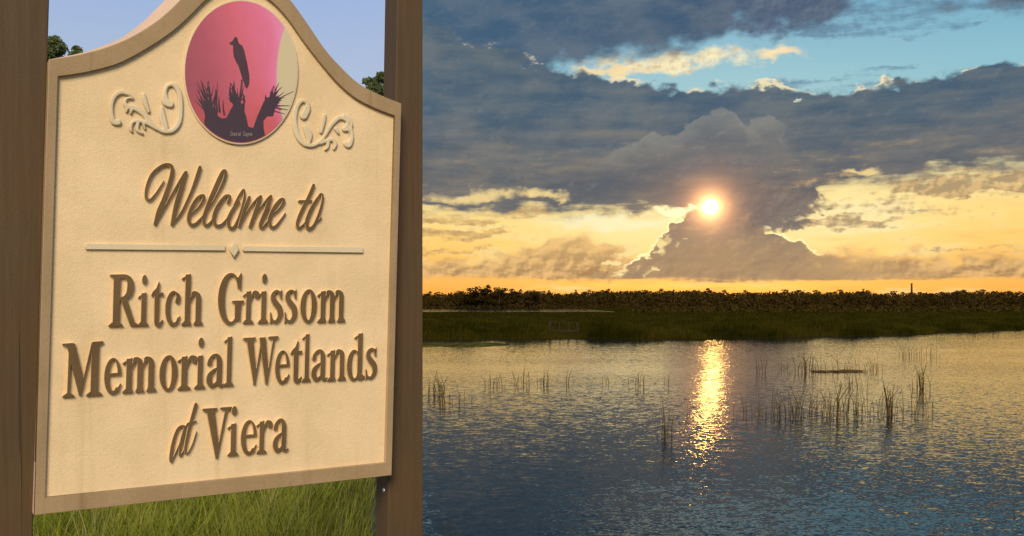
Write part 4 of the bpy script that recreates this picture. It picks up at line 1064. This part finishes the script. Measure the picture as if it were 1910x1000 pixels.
# ------------------------------------------------------------------ timber platform on the far shore
pxc, pyc = PLAT; zg = 0.2
root = empty('timber_platform', (pxc, pyc, zg))
def pbox(name, c_, s_, parent, mat=None):
    x_, y_, z_ = c_; a, b_, e = s_[0] / 2, s_[1] / 2, s_[2] / 2
    vs_ = [(x_ + i * a, y_ + j * b_, z_ + k_ * e) for i in (-1, 1) for j in (-1, 1) for k_ in (-1, 1)]
    return mesh_obj(name, vs_, [(0, 1, 3, 2), (4, 6, 7, 5), (0, 4, 5, 1), (2, 3, 7, 6), (0, 2, 6, 4), (1, 5, 7, 3)], mat or M['timber'], parent)
for i in range(6): pbox('deck_plank', (0, -0.5 + 0.2 * i, 0.23), (2.1, 0.18, 0.05), root)
pbox('deck_beam', (0, -0.6, 0.17), (2.12, 0.05, 0.13), root)
for i in (-1, -0.33, 0.33, 1):
    pbox('post', (i * 1.0, 0.55, 0.35), (0.09, 0.09, 0.95), root); pbox('post', (i * 1.0, -0.52, -0.1), (0.09, 0.09, 0.55), root)
pbox('rail', (0.05, 0.55, 0.83), (2.1, 0.10, 0.05), root)
pbox('post', (-1.12, -0.2, 0.5), (0.10, 0.10, 0.9), root)
tag(root, 'small weathered timber platform with a rail on the far shore', 'platform')

# ------------------------------------------------------------------ floating mats
def mat_float(name, px0, px1, py, depth, label, cat, seed, mt='algae', zt_=0.03):
    r_ = random.Random(seed); d = EYE * F / (py - PY); xa, xb = at_px(px0, d), at_px(px1, d); n = 40
    cx = (xa + xb) / 2; ring = []
    for i in range(n):
        t = 2 * math.pi * i / n; q = 0.78 + 0.3 * r_.random()
        ring.append((cx + math.cos(t) * (xb - xa) / 2 * (0.85 + 0.15 * q), d + math.sin(t) * depth / 2 * q))
    vs_ = [(x_, y_, 0.002) for x_, y_ in ring] + [(cx + (x_ - cx) * 0.97, d + (y_ - d) * 0.9, zt_ * r_.uniform(0.6, 1.2)) for x_, y_ in ring] + [(cx, d, zt_)]
    fs = [(i, (i + 1) % n, n + (i + 1) % n, n + i) for i in range(n)] + [(n + i, n + (i + 1) % n, 2 * n) for i in range(n)]
    o = mesh_obj(name, vs_, fs, M[mt], origin=(cx, d, 0)); o.location = (cx, d, 0)
    tag(o, label, cat); return o
mat_float('weed_mat', 740, 952, 643, 6.0, 'dark olive mat of floating weed along the far shore at the left', 'weed mat', 2)
d = EYE * F / (693 - PY); cx = at_px(1562, d); root = empty('reed_litter', (cx, d, 0)); r_ = random.Random(8)
for i in range(44):
    L = r_.uniform(0.12, 0.42); a = r_.gauss(0, 0.35); x_ = r_.uniform(-0.85, 0.85); y_ = r_.gauss(0, 0.16) + 0.12 * math.sin(x_ * 3); z_ = r_.uniform(-0.004, 0.035); ra = r_.uniform(0.006, 0.014)
    vv, ff = [], []
    tube(vv, ff, [(x_ - L * math.cos(a), y_ - L * math.sin(a), z_, ra), (x_, y_, z_ + 0.012, ra), (x_ + L * math.cos(a), y_ + L * math.sin(a), z_ + r_.uniform(-0.01, 0.03), ra * 0.5)], 4)
    mesh_obj('stem', vv, ff, M['reed'], root)
tag(root, 'thin brown raft of dead reed litter under the middle reed clumps', 'reed litter')

# ------------------------------------------------------------------ reeds standing in the water
def reed_clump(px0, px1, py, hpx, n, label, seed, rr=0.008, lean=0.22, group='reed clumps in the lake', thick=None, deep=1.2, name='reed_clump'):
    r_ = random.Random(seed); d = EYE * F / (py - PY); k = d / F
    cx = at_px((px0 + px1) / 2, d); root = empty(name, (cx, d, 0))
    for i in range(n):
        vv, ff = [], []
        fx = r_.random(); px = px0 + (px1 - px0) * fx; x_ = at_px(px, d); y_ = d + r_.uniform(-0.5, 0.5) * deep
        h = hpx * 0.74 * k * (0.3 + 0.7 * r_.random() ** 1.1); a = r_.gauss(0, lean); b_ = r_.gauss(0, lean * 0.7)
        ra = rr * r_.uniform(0.7, 1.2) * (d / 20.0) ** 0.35
        if thick and r_.random() < thick: ra *= 1.7; x_ = at_px((px0 + px1) / 2, d) + r_.gauss(0, 0.05); y_ = d + r_.gauss(0, 0.05); h = hpx * 0.85 * k * r_.uniform(0.6, 1.0); a *= 0.4
        bend = r_.gauss(0, 0.10)
        pts = [(x_, y_, -0.25, ra), (x_ + a * h * 0.45, y_ + b_ * h * 0.5, h * 0.5, ra * 0.85), (x_ + (a + bend) * h, y_ + b_ * h, h, ra * 0.35)]
        if r_.random() < 0.12 and hpx > 35:      # a broken, bent-over stem
            pts.append((x_ + (a + bend) * h + r_.choice((-1, 1)) * 0.25 * h, y_ + b_ * h, h * 0.72, ra * 0.3))
        tube(vv, ff, pts, 3)
        mesh_obj('stem', vv, ff, M['reed'], root, origin=(cx, d, 0))
    return tag(root, label, 'reeds', group)
reed_clump(794, 832, 736, 62, 22, 'dense reed clump hard against the right sign post at mid water', 1)
reed_clump(800, 842, 758, 55, 8, 'sparse reeds just in front of the clump beside the sign post', 2, lean=0.1)
reed_clump(858, 886, 752, 52, 4, 'pair of thin upright reeds one step right of the sign post reeds', 31, lean=0.08)
reed_clump(905, 938, 724, 48, 10, 'small reed clump, second group out from the sign post', 3)
reed_clump(960, 1026, 718, 48, 22, 'wide thin clump of reeds left of the glitter path, the fullest of that row', 4)
reed_clump(1054, 1066, 718, 46, 4, 'two or three lone reeds between the fullest left clump and the glitter path', 5, lean=0.08)
reed_clump(1122, 1136, 716, 22, 3, 'tiny tuft of short reeds midway between the left reeds and the glitter path', 6)
reed_clump(1166, 1216, 718, 48, 8, 'thin scatter of reeds a little left of the glitter path', 7, lean=0.12)
reed_clump(1243, 1251, 718, 50, 3, 'lone upright reeds right beside the left edge of the glitter path', 8, lean=0.05)
reed_clump(1220, 1258, 818, 112, 15, 'tall reed clump in the nearer water left of the glitter path', 9, lean=0.1, rr=0.006)
reed_clump(1274, 1292, 772, 58, 3, 'few leaning reeds touching the left edge of the glitter path', 10, lean=0.25, rr=0.006)
reed_clump(1366, 1422, 772, 52, 13, 'low reeds just right of the glitter path', 11)
reed_clump(1424, 1502, 777, 88, 38, 'broad dense thicket of reeds right of the glitter path', 12, lean=0.3)
reed_clump(1504, 1546, 770, 78, 15, 'leaning reeds between the broad thicket and the thick brown clump', 13, lean=0.3)
reed_clump(1538, 1578, 782, 92, 24, 'thick brown reed clump in the middle of the right-hand row', 14, lean=0.2, thick=0.3)
reed_clump(1578, 1622, 776, 96, 22, 'tall crossing reeds right of the thick brown clump', 15, lean=0.18)
reed_clump(1628, 1692, 776, 86, 28, 'reed clump fanning out around a stout upright bundle', 16, lean=0.4, thick=0.35)
reed_clump(1706, 1724, 770, 70, 10, 'narrow upright reeds at the right end of the long row', 17, lean=0.1)
reed_clump(1746, 1752, 768, 42, 2, 'single short reed leaning right, beyond the end of the long row', 18, lean=0.4)
reed_clump(1708, 1726, 726, 58, 18, 'dark stout tuft of reeds standing alone in the open water at the right', 19, lean=0.2, thick=0.5)
reed_clump(1410, 1432, 695, 46, 9, 'small reed tuft right of the glitter path in the farther water', 20)
reed_clump(1480, 1532, 694, 52, 24, 'bushy reeds at the left end of the floating litter', 21, lean=0.25, thick=0.15)
reed_clump(1550, 1612, 693, 46, 16, 'reeds leaning over the right half of the floating litter', 22, lean=0.25)
reed_clump(1620, 1646, 692, 42, 12, 'reed clump just right of the floating litter', 23)
reed_clump(1455, 1478, 690, 26, 6, 'short reeds left of the bushy clump on the litter', 24)
reed_clump(1684, 1752, 666, 36, 26, 'wide low reed clump in the far water at the right', 25, lean=0.18)
reed_clump(1574, 1606, 722, 40, 14, 'squat reed tuft between the floating litter and the long row', 26, lean=0.25)
reed_clump(1600, 1640, 634, 12, 10, 'faint low reeds near the far shore right of centre', 27, rr=0.006)
reed_clump(1690, 1768, 634, 14, 24, 'faint fringe of reeds near the far shore at the right', 28, rr=0.006)
reed_clump(1800, 1930, 628, 14, 40, 'fringe of reeds along the far shore at the right edge', 29, rr=0.006)
reed_clump(806, 862, 1012, 62, 6, 'few dark reeds in the near corner of the lake beside the sign post', 30, lean=0.06, rr=0.005, deep=0.3)
# the single long bent reed in the near water at the right
d = 11.2; vv, ff = [], []
pp = [(1888, 968), (1890, 955), (1899, 928), (1886, 895), (1872, 858), (1861, 836)]
tube(vv, ff, [(at_px(a, d), d, z_px(b_, d), 0.0045 - 0.0006 * i) for i, (a, b_) in enumerate(pp)], 5)
tube(vv, ff, [(at_px(1890, d), d, -0.2, 0.004), (at_px(1888, d), d, z_px(960, d), 0.0042)], 5)
o = mesh_obj('bent_reed', vv, ff, M['reed'], origin=(at_px(1888, d), d, 0)); o.location = (at_px(1888, d), d, 0)
tag(o, 'single long bent reed in the near water at the right edge', 'reed')
